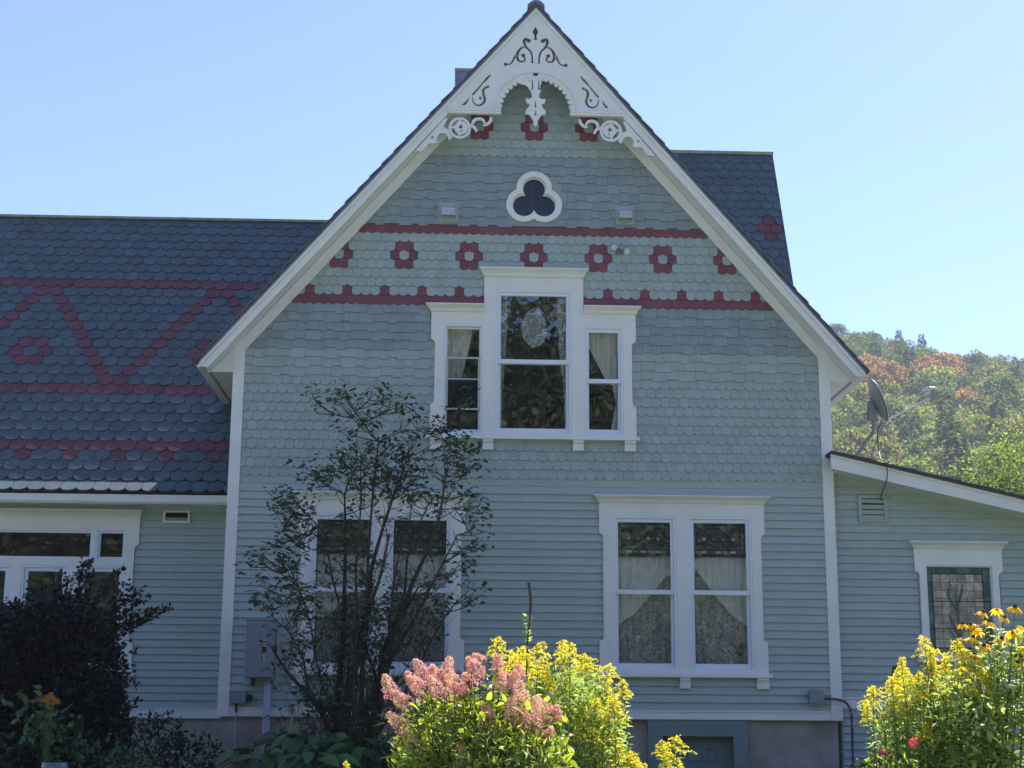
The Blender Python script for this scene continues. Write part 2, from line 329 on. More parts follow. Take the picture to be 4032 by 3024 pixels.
LILAC_A=[(-1.516,4.924),(-1.392,4.854),(-1.396,4.988),(-1.131,4.876),(-0.96,4.986),(-0.835,4.898),(-0.798,4.773),(-0.97,4.717),(-0.643,4.865),(-0.534,4.67),(-0.674,4.704),(-1.684,4.725),(-1.775,4.866),(-1.452,4.533),(-1.246,4.607),(-1.157,4.555),(-1.054,4.592),(-1.373,4.216),(-1.253,4.253),(-1.491,4.144),(-1.01,4.221),(-0.838,4.294),(-0.699,4.26),(-0.578,4.297),(-0.493,4.387),(-0.904,4.152),(-1.128,4.131),(-0.747,4.119),(-0.592,4.121),(-1.867,4.052),(-1.794,3.93),(-1.623,3.967),(-1.687,3.827),(-1.536,3.933),(-1.386,4.075),(-1.245,4.007),(-1.089,3.974),(-0.933,3.941),(-0.778,3.943),(-0.623,3.98),(-0.487,4.087),(-0.998,3.801),(-1.119,3.799),(-0.861,3.802),(-0.688,3.804),(-0.551,3.824),(-0.412,3.773),(-0.823,3.681),(-1.046,3.661),(-0.599,3.666),(-1.259,3.867),(-1.416,3.935),(-0.75,4.224),(-0.919,4.046),(-0.693,4.014),(-0.433,3.947),(-0.514,3.719)]
LILAC_B=[(-0.276,4.628),(-0.204,4.556),(-0.079,4.54),(0.06,4.833),(0.094,4.925),(-0.042,4.45),(0.03,4.414),(-0.182,4.303),(-0.039,4.269),(0.102,4.307),(-0.144,4.16),(0.033,4.162),(0.174,4.236),(-0.285,4.14),(0.282,4.147),(0.212,4.057),(-0.036,4.054),(0.107,3.984),(0.144,3.788),(0.216,3.7),(0.288,3.629),(0.324,3.523),(0.22,3.381),(0.361,3.347),(0.112,3.592),(-0.067,3.785),(-0.171,3.642),(-0.257,3.552),(0.223,3.134),(0.346,3.136),(0.051,2.87),(0.121,2.906),(0.013,3.132),(-0.018,2.817),(0.211,2.646),(0.23,2.542),(0.144,2.472),(-0.116,2.4)]
LILAC_C=[(-1.94,3.606),(-2.088,3.536),(-2.052,3.468),(-1.989,3.571),(-1.917,3.453),(-1.978,3.299),(-1.925,3.215),(-2.057,3.163),(-1.839,3.149),(-1.937,3.097),(-2.136,3.044),(-2.196,2.893),(-2.296,2.892),(-2.429,2.874),(-2.08,2.911),(-1.963,2.912),(-1.861,2.863),(-1.798,2.964),(-1.892,2.779),(-1.991,2.761),(-2.32,2.674),(-2.069,2.627),(-2.294,2.442),(-2.144,2.427),(-2.208,2.377),(-1.863,2.463),(-1.81,2.364),(-1.744,2.398),(-1.711,3.319),(-1.747,3.404),(-1.658,3.252)]
LILAC_D=[(-0.948,2.389),(-0.881,2.263),(-0.941,2.136),(-0.799,2.184),(-0.788,2.359),(-0.935,1.916),(-0.869,1.791),(-0.994,1.727),(-1.746,2.429),(-1.812,2.508),(-1.869,2.317),(-1.722,2.223),(-1.79,1.908),(-1.681,1.956),(-1.834,1.814),(-1.513,1.676),(-1.693,1.411),(-1.721,1.318),(-1.546,1.226),(-1.415,2.037),(-1.324,2.195),(-1.225,2.07),(-1.374,2.258),(-1.127,1.961),(-1.008,2.262),(-1.405,1.724),(-1.251,1.881),(-0.625,2.202),(-0.526,2.045),(-0.418,2.235),(-0.335,2.047),(-0.548,2.361),(-0.312,2.522),(-0.199,2.476),(-0.662,2.439),(-0.396,1.92),(-1.525,2.99),(-1.394,2.895),(-1.156,2.962),(-1.321,3.122),(-1.194,3.188),(-1.453,3.233)]
PANICLE=[(-0.34,1.172),(-0.372,1.207),(-0.294,1.146),(-0.27,1.288),(-0.233,1.235),(-0.196,1.209),(-0.194,1.306),(-0.144,1.298),(-0.099,1.289),(-0.054,1.29),(-0.026,1.263),(0.072,1.362),(0.113,1.389),(0.091,1.309),(0.136,1.291),(0.064,1.264),(0.231,1.381),(0.236,1.345),(0.291,1.266),(0.354,1.32),(0.254,1.257),(0.336,1.266),(-0.318,1.023),(0.166,1.097),(0.193,1.044),(0.31,1.089),(0.373,1.125),(0.319,1.018),(0.347,0.992),(0.463,1.108),(0.49,1.081),(0.572,1.108),(0.554,1.073),(0.427,1.037),(0.482,1.011),(0.527,0.985),(0.059,0.955),(-0.106,1.209),(-0.07,1.21),(0.038,1.228),(0.011,1.201),(0.355,1.169),(-0.244,0.918),(-0.101,0.928),(0.038,0.859),(0.427,1.081)]
GROD_C=[(0.416,1.466),(0.64,1.497),(0.679,1.468),(0.796,1.431),(0.941,1.36),(0.989,1.261),(0.978,1.109),(0.834,1.403),(0.441,1.399),(0.373,1.399),(0.504,1.314),(0.552,1.295),(0.679,1.315),(0.601,1.239),(0.727,1.23),(0.805,1.25),(0.882,1.231),(0.456,1.2),(0.63,1.191),(0.833,1.146),(0.93,1.175),(0.698,1.097),(0.832,0.967),(0.986,0.902),(0.89,0.948),(1.015,0.846),(0.582,0.797),(0.755,1.013),(0.872,1.07),(0.92,1.033),(0.338,1.427),(0.494,1.467),(0.25,1.503),(-0.071,0.961),(-0.128,0.942),(0.756,1.354),(0.533,1.352)]
GROD_M=[(1.216,0.907),(1.259,0.93),(1.234,0.835),(1.308,0.799),(1.047,0.843),(-0.627,0.779),(-0.273,0.988),(-0.199,1.006),(-0.012,0.89),(0.137,0.864),(-0.16,0.898),(0.082,0.81)]
GROD_R=[(2.814,1.529),(2.867,1.469),(2.643,1.329),(2.575,1.287),(2.512,1.237),(2.504,1.155),(2.748,1.353),(2.876,1.372),(2.794,1.326),(2.993,1.512),(2.988,1.429),(2.97,1.447),(3.052,1.383),(2.702,1.188),(2.838,1.28),(2.606,1.151),(3.096,1.328),(3.198,1.155),(2.759,1.025),(3.152,1.164),(2.66,1.288),(2.59,1.393),(2.926,1.336),(3.02,1.318),(3.276,1.201),(2.902,1.244)]
RUDB=[(3.014,1.617),(3.07,1.616),(3.101,1.59),(3.135,1.577),(3.16,1.632),(3.178,1.697),(3.235,1.697),(3.148,1.69),(3.217,1.559),(3.254,1.518),(3.185,1.499),(3.154,1.49),(3.272,1.564),(3.306,1.553),(3.341,1.554),(3.304,1.664),(3.09,1.48),(3.05,1.434),(3.299,1.454),(3.332,1.427),(3.264,1.381),(3.333,1.35),(3.046,1.533),(3.305,1.473),(3.356,1.592),(3.205,1.527)]
NINE=[(-4.43,2.698),(-4.409,2.62),(-4.346,2.62),(-4.282,2.605),(-4.169,2.78),(-4.092,2.805),(-4.18,2.717),(-4.102,2.717),(-4.038,2.702),(-4.205,2.622),(-4.015,2.592),(-3.935,2.577),(-3.841,2.578),(-3.785,2.689),(-3.74,2.713),(-3.699,2.564),(-3.664,2.501),(-3.673,2.391),(-3.601,2.502),(-3.506,2.487),(-3.44,2.425),(-3.516,2.392),(-3.545,2.345),(-3.477,2.26),(-3.352,2.269),(-3.228,2.285),(-3.173,2.286),(-3.552,2.204),(-3.425,2.174),(-3.362,2.159),(-3.531,2.111),(-3.593,2.11),(-3.701,2.344),(-3.725,2.218),(-3.702,2.093),(-3.71,1.969),(-3.671,1.845),(-3.552,1.939),(-3.528,1.8),(-3.564,1.63),(-3.528,1.538),(-3.506,1.431),(-3.617,1.476),(-3.449,1.248),(-3.507,1.186),(-4.746,2.522),(-4.618,2.476),(-4.56,2.539),(-4.485,2.587),(-4.983,2.347),(-4.857,2.332),(-5.041,2.299)]
REARRED=[(5.336, 9.519), (5.223, 9.352), (5.449, 9.357), (5.347, 9.176)]
# ======================= THE HOUSE =======================
X0 = .983; SL = 1.169
house = thing('house', 'sage green gabled Victorian house with white trim, red shingle bands and a patterned slate roof', 'house', (X0, 4, 0))
front = MB()
TRI = [(X0, 10.52), (-2.99, 10.52-SL*3.973), (-2.99, 1.112), (4.956, 1.112), (4.956, 10.52-SL*3.973)]
def rect(x0, x1, z0, z1): return [(x0, z0), (x1, z0), (x1, z1), (x0, z1)]
def lobes(r, d=.16, n_=96, cz=8.056, cx=X0):
    out = []
    cs = [(cx+d*math.cos(a_), cz+d*math.sin(a_)) for a_ in (math.pi/2, math.pi*7/6, math.pi*11/6)]
    for k in range(n_):
        t = 2*math.pi*k/n_+math.pi/2; u = (math.cos(t), math.sin(t)); best = 0
        for c_ in cs:
            ox, oz = cx-c_[0], cz-c_[1]; b_ = ox*u[0]+oz*u[1]; q = b_*b_-(ox*ox+oz*oz-r*r)
            if q >= 0: best = max(best, -b_+math.sqrt(q))
        out.append((cx+u[0]*best, cz+u[1]*best))
    return out
DWS = [(2.938, 0.0), (-.984, -.006)]
holes = [lobes(.175), rect(.475, 1.489, 4.80, 6.75), rect(-.215, .30, 4.80, 6.26), rect(1.655, 2.178, 4.80, 6.26)]
for cx, dz in DWS: holes += [rect(cx-.915, cx-.08, 1.73+dz, 3.71+dz), rect(cx+.08, cx+.915, 1.73+dz, 3.71+dz)]
wall = flat(TRI, holes, 0, .12).build('gable_wall', M['scallop'], house)

# ---- shingles on the gable ----
W = .1257
def scallop(w_, E_, drop=.040, over=.045, n_=8):
    h = w_/2-.0007; top = E_+over
    pts = [(-h, top)]
    for k in range(n_+1):
        t = math.pi*k/n_; x = -math.cos(t); x = max(-1, min(1, x*1.0))
        pts.append((x*h, drop*(1-math.sin(t))))
    return pts+[(h, top)]
def slab(poly, E_, th0=.004, th1=.027, top=.2):
    """front face slopes: thick at the butt, thin at the top; back lies on the wall"""
    a_ = sum(poly[i][0]*poly[(i+1)%len(poly)][1]-poly[(i+1)%len(poly)][0]*poly[i][1] for i in range(len(poly)))
    if a_ < 0: poly = poly[::-1]
    zs = min(p[1] for p in poly); n_ = len(poly)
    f_ = lambda z: -(th1+(th0-th1)*min(1, (z-zs)/(E_+.05)))
    vs = [(x, f_(z), z) for x, z in poly]+[(x, 0, z) for x, z in poly]
    return vs, [tuple(range(n_))]+[(i, i+n_, (i+1)%n_+n_, (i+1)%n_) for i in range(n_)]
CUTS = [(.314+.045, 1.643-.045, 4.74, 7.03), (-.336+.03, 2.30-.03, 4.74, 6.51)]
HEX = [(X0+.40*math.cos(math.radians(a_))*1.0, 8.03+.44*math.sin(math.radians(a_))) for a_ in (0, 60, 120, 180, 240, 300)]
def in_hex(x, z): return abs(x-X0) < .37 and abs(x-X0)*.45+abs(z-8.03)*.9 < .40
def wallclip(poly):
    """poly in world (x, z); returns clipped polygon or None"""
    q = clip(poly, SL, 1, 10.37+.06+SL*X0)
    if len(q) > 2: q = clip(q, -SL, 1, 10.37+.06-SL*X0)
    if len(q) > 2: q = clip(q, -1, 0, 2.885)
    if len(q) > 2: q = clip(q, 1, 0, 4.86)
    if len(q) < 3: return None
    for x0, x1, z0, z1 in CUTS:
        xs = [p[0] for p in q]; zs = [p[1] for p in q]
        if max(xs) > x0 and min(xs) < x1 and max(zs) > z0 and min(zs) < z1:
            cx, cz = (min(xs)+max(xs))/2, (min(zs)+max(zs))/2
            if x0 < cx < x1 and z0 < cz < z1 and min(xs) > x0-.02 and max(xs) < x1+.02: return None
            if cx <= x0 or (min(xs) < x0-.02): q = clip(q, 1, 0, x0)
            elif cx >= x1 or (max(xs) > x1+.02): q = clip(q, -1, 0, -x1)
            elif cz <= z0: q = clip(q, 0, 1, z0)
            else: q = clip(q, 0, -1, -z1)
            if len(q) < 3: return None
    a_ = abs(sum(q[i][0]*q[(i+1)%len(q)][1]-q[(i+1)%len(q)][0]*q[i][1] for i in range(len(q))))/2
    return q if a_ > .0012 else None
rows = []     # (tip z, exposure, kind, parity, pattern)
for k in range(0, 11): rows.append((4.184+.124*k, .124, 's', k % 2 == 0, None))
for k in range(11, 19): rows.append((4.184+.124*k, .124, 'q' if k < 14 else 'Q', 0, None))
pat = {0: 'all', 1: 'teeth', 4: 'fp', 5: 'fm', 6: 'fp', 8: 'all'}
for r in range(0, 9): rows.append((6.54+.126*r, .126, 's', (r % 2 == 1), pat.get(r)))
for j in range(8): rows.append((7.674+.125*j, .125, 'Q', 0, None))
for j in range(0, 15): rows.append((8.675+.125*j, .125, 's', (j % 2 == 1), {2: 'tp', 3: 'tm', 4: 'tp'}.get(j)))
pieces = []
proto = {}
for zt, E_, kd, par, pt in rows:
    if kd == 's':
        off = 0 if par else .5
        for n_ in range(-36, 37):
            u = n_+off; x = X0+u*W
            if abs(x-X0) > 3.97: continue
            red = False
            if pt == 'all': red = True
            elif pt == 'teeth': red = abs(u/4-round(u/4)) < .01
            elif pt in ('fp', 'fm'):
                rel = u-7*round(u/7); red = abs(abs(rel)-.5) < .01 if pt == 'fp' else abs(abs(rel)-1) < .01
            elif pt in ('tp', 'tm'):
                rel = u-6*round(u/6)
                if abs(u) < 10: red = abs(abs(rel)-.5) < .01 if pt == 'tp' else abs(abs(rel)-1) < .01
            pieces.append(('red_shingle' if red else 'scalloped_shingle', x, zt, E_, scallop(W, E_)))
    else:
        x = -3.0+random.random()*.1; alt = 0
        while x < 4.97:
            w_ = random.uniform(.115, .235) if random.random() < .8 else random.uniform(.09, .13)
            dz = (.0 if alt else .024); alt = 1-alt
            if random.random() < .12: alt = 1-alt
            pieces.append(('pale_square_shingle' if kd == 'q' else 'square_shingle', x+w_/2, zt+dz-.012, E_,
                           [(-w_/2+.0012, 0), (w_/2-.0012, 0), (w_/2-.0012, E_+.03), (-w_/2+.0012, E_+.03)]))
            x += w_
by = {}
for nm, x, z, E_, pl in pieces:
    q = wallclip([(x+a_, z+b_) for a_, b_ in pl])
    if not q: continue
    if abs(x-X0) < .5 and abs(z+.06-8.03) < .5 and in_hex(x, z+.06): continue
    whole = len(q) == len(pl) and all(abs(q[i][0]-x-pl[i][0])+abs(q[i][1]-z-pl[i][1]) < 1e-6 for i in range(len(q)))
    by.setdefault(nm, []).append((x, z, E_, pl, q, whole))
SM = {'red_shingle': 'red', 'scalloped_shingle': 'scallop', 'square_shingle': 'square', 'pale_square_shingle': 'scallop'}
def tint_tilt(): return random.uniform(-.003, .003)
for nm, lst in by.items():
    lst.sort(key=lambda t: (t[1]-1)**2+t[0]**2)
    rest = MB()
    for i, (x, z, E_, pl, q, whole) in enumerate(lst):
        if i < 300:
            if whole and nm != 'square_shingle' and nm != 'pale_square_shingle':
                key = (nm, E_)
                if key not in proto:
                    v_, f2 = slab(pl, E_); mb = MB().add(v_, f2); proto[key] = mb.mesh(nm, M[SM[nm]])
                o = link(proto[key], nm, wall, (x-X0, -4.0005-random.random()*.002, z))
            else:
                v_, f2 = slab([(a_-x, b_-z) for a_, b_ in q], E_); mb = MB().add(v_, f2)
                o = link(mb.mesh(nm, M[SM[nm]]), nm, wall, (x-X0, -4.0005-random.random()*.002, z))
        else:
            v_, f2 = slab(q, E_); d = random.random()*.002; rest.add([(a_, b_-.0005-d, c_) for a_, b_, c_ in v_], f2)
    if rest.v: rest.build(nm+'_field', M[SM[nm]], wall, kind='stuff')
boxpart('starter_board', M['siding'], wall, -2.86, 4.826, -.014, -.0005, 4.098, 4.20)

# ---- clapboards ----
def clap_mb(x0, x1, z, E_=.1025, y=0., over=.012, zcut=None):
    yb, ytp = y-.028, y-.003
    h = E_+over
    if zcut is None:
        return MB().add([(x0, yb, z), (x1, yb, z), (x1, ytp, z+h), (x0, ytp, z+h), (x0, y-.0005, z), (x1, y-.0005, z), (x1, y-.0005, z+h), (x0, y-.0005, z+h)],
                        [(0, 1, 2, 3), (0, 4, 5, 1), (1, 5, 6, 2), (3, 7, 4, 0)])
    q = clip(rect(x0, x1, z, z+h), *zcut)
    if len(q) < 3: return None
    n_ = len(q); g = lambda zz: yb+(ytp-yb)*(zz-z)/h
    if sum(q[i][0]*q[(i+1)%n_][1]-q[(i+1)%n_][0]*q[i][1] for i in range(n_)) < 0: q = q[::-1]
    return MB().add([(a_, g(b_), b_) for a_, b_ in q]+[(a_, y-.0005, b_) for a_, b_ in q], [tuple(range(n_))]+[(i, i+n_, (i+1)%n_+n_, (i+1)%n_) for i in range(n_)])
def claps(parent, x0, x1, zs, cuts, y=0., E_=.1025, zcut=None):
    for z in zs:
        iv = [(x0, x1)]
        for cx0, cx1, cz0, cz1 in cuts:
            if z+E_ > cz0 and z < cz1:
                iv = [s for a_, b_ in iv for s in ((a_, min(b_, cx0)), (max(a_, cx1), b_)) if s[1]-s[0] > .02]
        for a_, b_ in iv:
            seg = [(a_, b_)]
            if b_-a_ > 1.8 and random.random() < .6:
                c_ = random.uniform(a_+.6, b_-.6); seg = [(a_, c_-.001), (c_+.001, b_)]
            for p_, q_ in seg:
                mb = clap_mb(p_, q_, z, E_, y, zcut=zcut)
                if mb: mb.build('clapboard', M['siding'], parent)
zs = [1.225+.1025*k for k in range(28)]
claps(wall, -2.88, 4.85, zs, [(cx-1.02, cx+1.02, 1.655, 3.96) for cx, dz in DWS])

# ---- corner boards, frieze, water table ----
def fbox(n_, *b, m_='white', p=None): return boxpart(n_, M[m_], p or wall, *b)
for sx in (-1, 1):
    a_, b_ = sorted((X0+sx*3.987, X0+sx*3.840))
    q = [(X0+sx*3.987, 1.112), (X0+sx*3.840, 1.112), (X0+sx*3.840, 10.575-SL*3.840), (X0+sx*3.987, 10.575-SL*3.987)]
    MB().prism(q, -.034, -.0).build('corner_board', M['white'], wall)
    fr = [(X0+sx*3.838, 10.37-SL*3.838), (X0, 10.37), (X0, 10.57), (X0+sx*3.838, 10.57-SL*3.838)]
    MB().prism(fr, -.032, 0).build('frieze_board', M['white'], wall)
    tr = [(X0+sx*3.989, 10.575-SL*3.989), (X0+sx*3.989, 5.575), (X0+sx*4.282, 5.575), (X0+sx*4.326, 5.640), (X0+sx*4.200, 10.575-SL*4.2)]
    MB().prism(tr, -.030, .0).build('eave_end_panel', M['white'], wall)
MB().box(-2.855, 4.821, -.030, 0, 1.112, 1.205).box(-2.855, 4.821, -.042, 0, 1.207, 1.225).build('water_table', M['white'], wall)

# ---- side, back walls and rooms ----
mb = MB()
mb.box(-2.99, -2.87, .122, 8.3, 1.112, 5.9).box(4.836, 4.956, .122, 8.3, 1.112, 5.9)
mb.prism(TRI, 8.3, 8.42)
mb.build('side_wall', M['siding'], house)
boxpart('floor', M['interior'], house, -2.86, 4.83, .13, 8.29, 1.0, 1.1)
boxpart('floor', M['interior'], house, -2.86, 4.83, .13, 8.29, 4.1, 4.3)
boxpart('floor', M['interior'], house, -1.7, 3.65, .13, 8.29, 7.15, 7.3)
mb = MB(); mb.box(.93, 1.0, .3, .38, 7.3, 9.2).box(.62, .68, .9, 1.0, 7.3, 9).build('attic_post', M['brown'], house)
# ---- windows ----
def cap(mb, x0, x1, z0, z1, eL, eR, y=0., base=.05):
    prof = [(0, 0, .02), (.012, .0, .02), (.012, .10, .02), (.02, .16, .02), (.028, .36, .02), (.052, .60, .02), (.074, .74, .02), (.074, .80, .02), (.09, .84, .02), (.09, 1.0, .02)]
    vs = []
    for e_, t, _ in prof:
        z = z0+(z1-z0)*t; l, r = (x0-e_*eL, x1+e_*eR)
        vs += [(l, y, z), (l, y-base-e_, z), (r, y-base-e_, z), (r, y, z)]
    fs = [(i*4+a_, i*4+a_+1, i*4+a_+5, i*4+a_+4) for i in range(len(prof)-1) for a_ in range(3)]
    n_ = (len(prof)-1)*4; fs += [(n_, n_+1, n_+2, n_+3), (3, 2, 1, 0)]
    return mb.add(vs, fs)
def sash(par, x0, x1, z0, z1, wl, wt, wb, y0, y1, glass='glass', mat='sash'):
    mb = MB(); ringbox(mb, x0, x1, z0, z1, wl, wl, wt, wb, y0, y1)
    mb.build('sash', M[mat], par)
    boxpart('pane', M[glass], par, x0+wl-.004, x1-wl+.004, (y0+y1)/2-.002, (y0+y1)/2+.002, z0+wb-.004, z1-wt+.004)
def jamb(par, x0, x1, z0, z1, w_=.032, y0=-.040, y1=.10, mat='sash', y=0):
    mb = MB(); ringbox(mb, x0+.001, x1-.001, z0+.001, z1-.001, w_, w_, w_, w_*.9, y+y0, y+y1)
    mb.build('window_frame', M[mat], par)
def bracket(par, x0, x1, z0, z1, y=0):
    h = z1-z0
    MB().box(x0, x1, y-.062, y, z0, z0+h*.66).box(x0+.004, x1-.004, y-.075, y, z0+h*.66+.001, z0+h*.78).box(x0, x1, y-.088, y, z0+h*.78+.001, z1).build('sill_bracket', M['white'], par)
def notch(cx, half_top, half_mid, z_top, z_up, z_dn, half_bot, z_bot):
    pts = []
    def side(s):
        return [(cx+s*half_top, z_top), (cx+s*half_top, z_up+.035), (cx+s*(half_top-.012), z_up+.012), (cx+s*(half_mid+.012), z_up), (cx+s*half_mid, z_up-.03),
                (cx+s*half_mid, z_dn+.035), (cx+s*(half_mid+.014), z_dn+.01), (cx+s*(half_bot-.006), z_dn), (cx+s*half_bot, z_dn-.03), (cx+s*half_bot, z_bot)]
    return side(-1)+side(1)[::-1]
def dwindow(cx, dz):
    wp = flat(notch(cx, 1.088, 1.036, 3.888+dz, 3.47+dz, 2.095+dz, 1.090, 1.692+dz),
              [rect(cx-.915, cx-.08, 1.715+dz, 3.715+dz), rect(cx+.08, cx+.915, 1.715+dz, 3.715+dz)], -.046, 0).build('double_window', M['white'], house)
    for s in (0, 1):
        x0, x1 = (cx-.915, cx-.08) if s == 0 else (cx+.08, cx+.915)
        jamb(wp, x0, x1, 1.713+dz, 3.717+dz)
        sash(wp, x0+.034, x1-.034, 2.70+dz, 3.682+dz, .040, .046, .056, -.022, .012)
        sash(wp, x0+.034, x1-.034, 1.744+dz, 2.740+dz, .042, .040, .072, .016, .050)
    cap(MB(), cx-1.088, cx+1.088, 3.889+dz, 3.984+dz, .85, .85).build('window_cap', M['white'], wp)
    MB().box(cx-1.13, cx+1.13, -.105, 0, 1.640+dz, 1.675+dz).box(cx-1.115, cx+1.115, -.090, 0, 1.676+dz, 1.691+dz).build('window_sill', M['white'], wp)
    for bx in (-1.09, -.064, .93): bracket(wp, cx+bx, cx+bx+.16 if abs(bx) > .5 else cx+bx+.138, 1.50+dz, 1.638+dz)
    return wp
for cx, dz in DWS: dwindow(cx, dz)
# triple window
sideL = [(X0-.669+0, 6.447), (X0-1.375, 6.447), (X0-1.375, 6.095), (X0-1.365, 6.06), (X0-1.335, 6.045), (X0-1.321, 6.015), (X0-1.321, 5.235), (X0-1.335, 5.19), (X0-1.362, 5.18), (X0-1.372, 5.15), (X0-1.372, 4.761)]
outl = [(X0-.669, 6.944)]+sideL+[(2*X0-x, z) for x, z in sideL][::-1]+[(X0+.669, 6.944)]
tw = flat(outl, [rect(.475, 1.491, 4.785, 6.768), rect(-.219, .303, 4.785, 6.275), rect(1.663, 2.185, 4.785, 6.275)], -.046, 0).build('triple_window', M['white'], house)
jamb(tw, .475, 1.491, 4.784, 6.769, w_=.030); jamb(tw, -.219, .303, 4.784, 6.276, w_=.026); jamb(tw, 1.663, 2.185, 4.784, 6.276, w_=.030)
sash(tw, .507, 1.459, 5.75, 6.737, .036, .046, .058, -.022, .012); sash(tw, .507, 1.459, 4.812, 5.79, .038, .04, .062, .016, .050)
sash(tw, 1.695, 2.153, 5.50, 6.244, .032, .050, .054, -.022, .012); sash(tw, 1.695, 2.153, 4.812, 5.54, .034, .04, .060, .016, .050)
sash(tw, -.193, .277, 5.505, 6.249, .022, .026, .030, .016, .050)
sash(tw, -.191, .275, 4.812, 5.535, .024, .02, .045, .052, .078)
mb = MB(); ringbox(mb, -.189, .273, 5.11, 5.83, .030, .030, .024, .022, -.020, -.004); mb.box(-.159, .243, -.020, -.004, 5.52, 5.536); mb.build('storm_frame', M['greytrim'], tw)
boxpart('pane', M['glass2'], tw, -.158, .242, -.013, -.010, 5.538, 5.804)
boxpart('insect_screen', M['screen'], tw, -.158, .242, -.012, -.010, 5.133, 5.519)
cap(MB(), X0-.669, X0+.669, 6.945, 7.062, .78, .78).build('window_cap', M['white'], tw)
cap(MB(), X0-1.375, X0-.671, 6.448, 6.546, .85, 0).build('window_cap', M['white'], tw)
cap(MB(), X0+.671, X0+1.375, 6.448, 6.546, 0, .85).build('window_cap', M['white'], tw)
MB().box(X0-1.41, X0+1.41, -.105, 0, 4.712, 4.742).box(X0-1.40, X0+1.40, -.090, 0, 4.743, 4.760).build('window_sill', M['white'], tw)
for a_, b_ in ((-1.362, -1.219), (-.667, -.526), (.526, .667), (1.210, 1.362)): bracket(tw, X0+a_, X0+b_, 4.572, 4.711)
# trefoil
tf = flat(lobes(.243, n_=120), [lobes(.165, n_=120)], -.060, 0).build('trefoil_window', M['white'], house, smooth=False)
mb = flat(lobes(.172, n_=96), [], .03, .034); mb.build('pane', M['glass2'], tf)
flat(lobes(.185, n_=96), [lobes(.150, n_=96)], -.012, .028).build('window_frame', M['white'], tf)
hx = [(X0-.30, 7.68), (X0+.30, 7.68), (X0+.445, 7.92), (X0+.30, 8.16), (X0+.12, 8.42), (X0-.12, 8.42), (X0-.30, 8.16), (X0-.445, 7.92)]
flat(hx, [lobes(.20, n_=60)], -.024, -.0005).build('backing_board', M['square'], tf)

# ---- roof over the gable ----
def prismx(mb, poly, x0, x1, mi=0):
    n_ = len(poly)
    return mb.add([(x0, y, z) for y, z in poly]+[(x1, y, z) for y, z in poly],
                  [tuple(range(n_)), tuple(range(2*n_-1, n_-1, -1))]+[(i, i+n_, (i+1)%n_+n_, (i+1)%n_) for i in range(n_)], mi)
YF = -.33
rf = MB()
for sx in (-1, 1):
    q = [(X0, 10.80), (X0, 10.755), (X0+sx*4.40, 10.755-SL*4.40), (X0+sx*4.40, 10.80-SL*4.40)]
    rf.prism(q, YF-.02, 8.7)
roof = rf.build('gable_roof', M['roofedge'], house)
for sx in (-1, 1):
    nrow = 28; dd = 4.41/nrow
    for k in range(nrow):
        d0, d1 = k*dd, (k+1)*dd+.03
        top = 10.805
        q = [(X0+sx*d0, top-SL*d0+.006), (X0+sx*d1, top-SL*d1+.036), (X0+sx*(d1+.006), top-SL*d1+.012), (X0+sx*d0, top-SL*d0-.002)]
        MB().prism(q, YF-.055-random.random()*.012, 8.75).build('shingle_course', M['roofedge'], roof)
    q = [(X0, 10.752), (X0, 10.565), (X0+sx*4.272, 10.565-SL*4.272), (X0+sx*4.375, 5.572), (X0+sx*4.375, 10.752-SL*4.375)]
    MB().prism(q, YF, YF+.03).build('rake_board', M['white'], roof)
    q = [(X0, 10.750), (X0, 10.690), (X0+sx*4.383, 10.690-SL*4.383), (X0+sx*4.383, 10.750-SL*4.383)]
    MB().prism(q, YF-.022, YF-.0005).build('rake_moulding', M['white'], roof)
    q = [(X0, 10.60), (X0, 10.575), (X0+sx*4.30, 10.575-SL*4.30), (X0+sx*4.30, 10.60-SL*4.30)]
    MB().prism(q, YF+.031, -.0345).build('rake_soffit', M['white'], roof)
    q = [(X0+sx*3.99, 5.62), (X0+sx*3.99, 5.590), (X0+sx*4.285, 5.590), (X0+sx*4.33, 5.640), (X0+sx*4.33, 5.68)]
    MB().prism(q, .002, 8.4).build('eave_soffit', M['white'], roof)
    q = [(X0+sx*4.335, 5.585), (X0+sx*4.425, 5.572), (X0+sx*4.425, 5.60), (X0+sx*4.335, 5.70)]
    MB().prism(q, YF+.031, 8.4).build('eave_fascia', M['white'], roof)
cp = [(X0-.118, 10.700), (X0-.118, 10.776), (X0-.075, 10.815), (X0-.03, 10.843), (X0+.03, 10.845), (X0+.07, 10.822), (X0+.118, 10.774), (X0+.118, 10.700), (X0+.05, 10.775), (X0, 10.81), (X0-.05, 10.775)]
MB().prism(cp, YF-.075, 8.7).build('ridge_cap', M['roofedge'], roof)
# chimney behind the ridge
ch = boxpart('chimney', M['metal'], roof, -.135, .80, 3.02, 3.75, 9.0, 11.30)
mb = MB(); ringbox(mb, -.143, .808, 9.0, 11.31, .022, .022, .022, .022, 3.004, 3.018); mb.box(-.15, .815, 3.0, 3.77, 11.311, 11.335); mb.build('copper_edge', M['ridge'], roof)

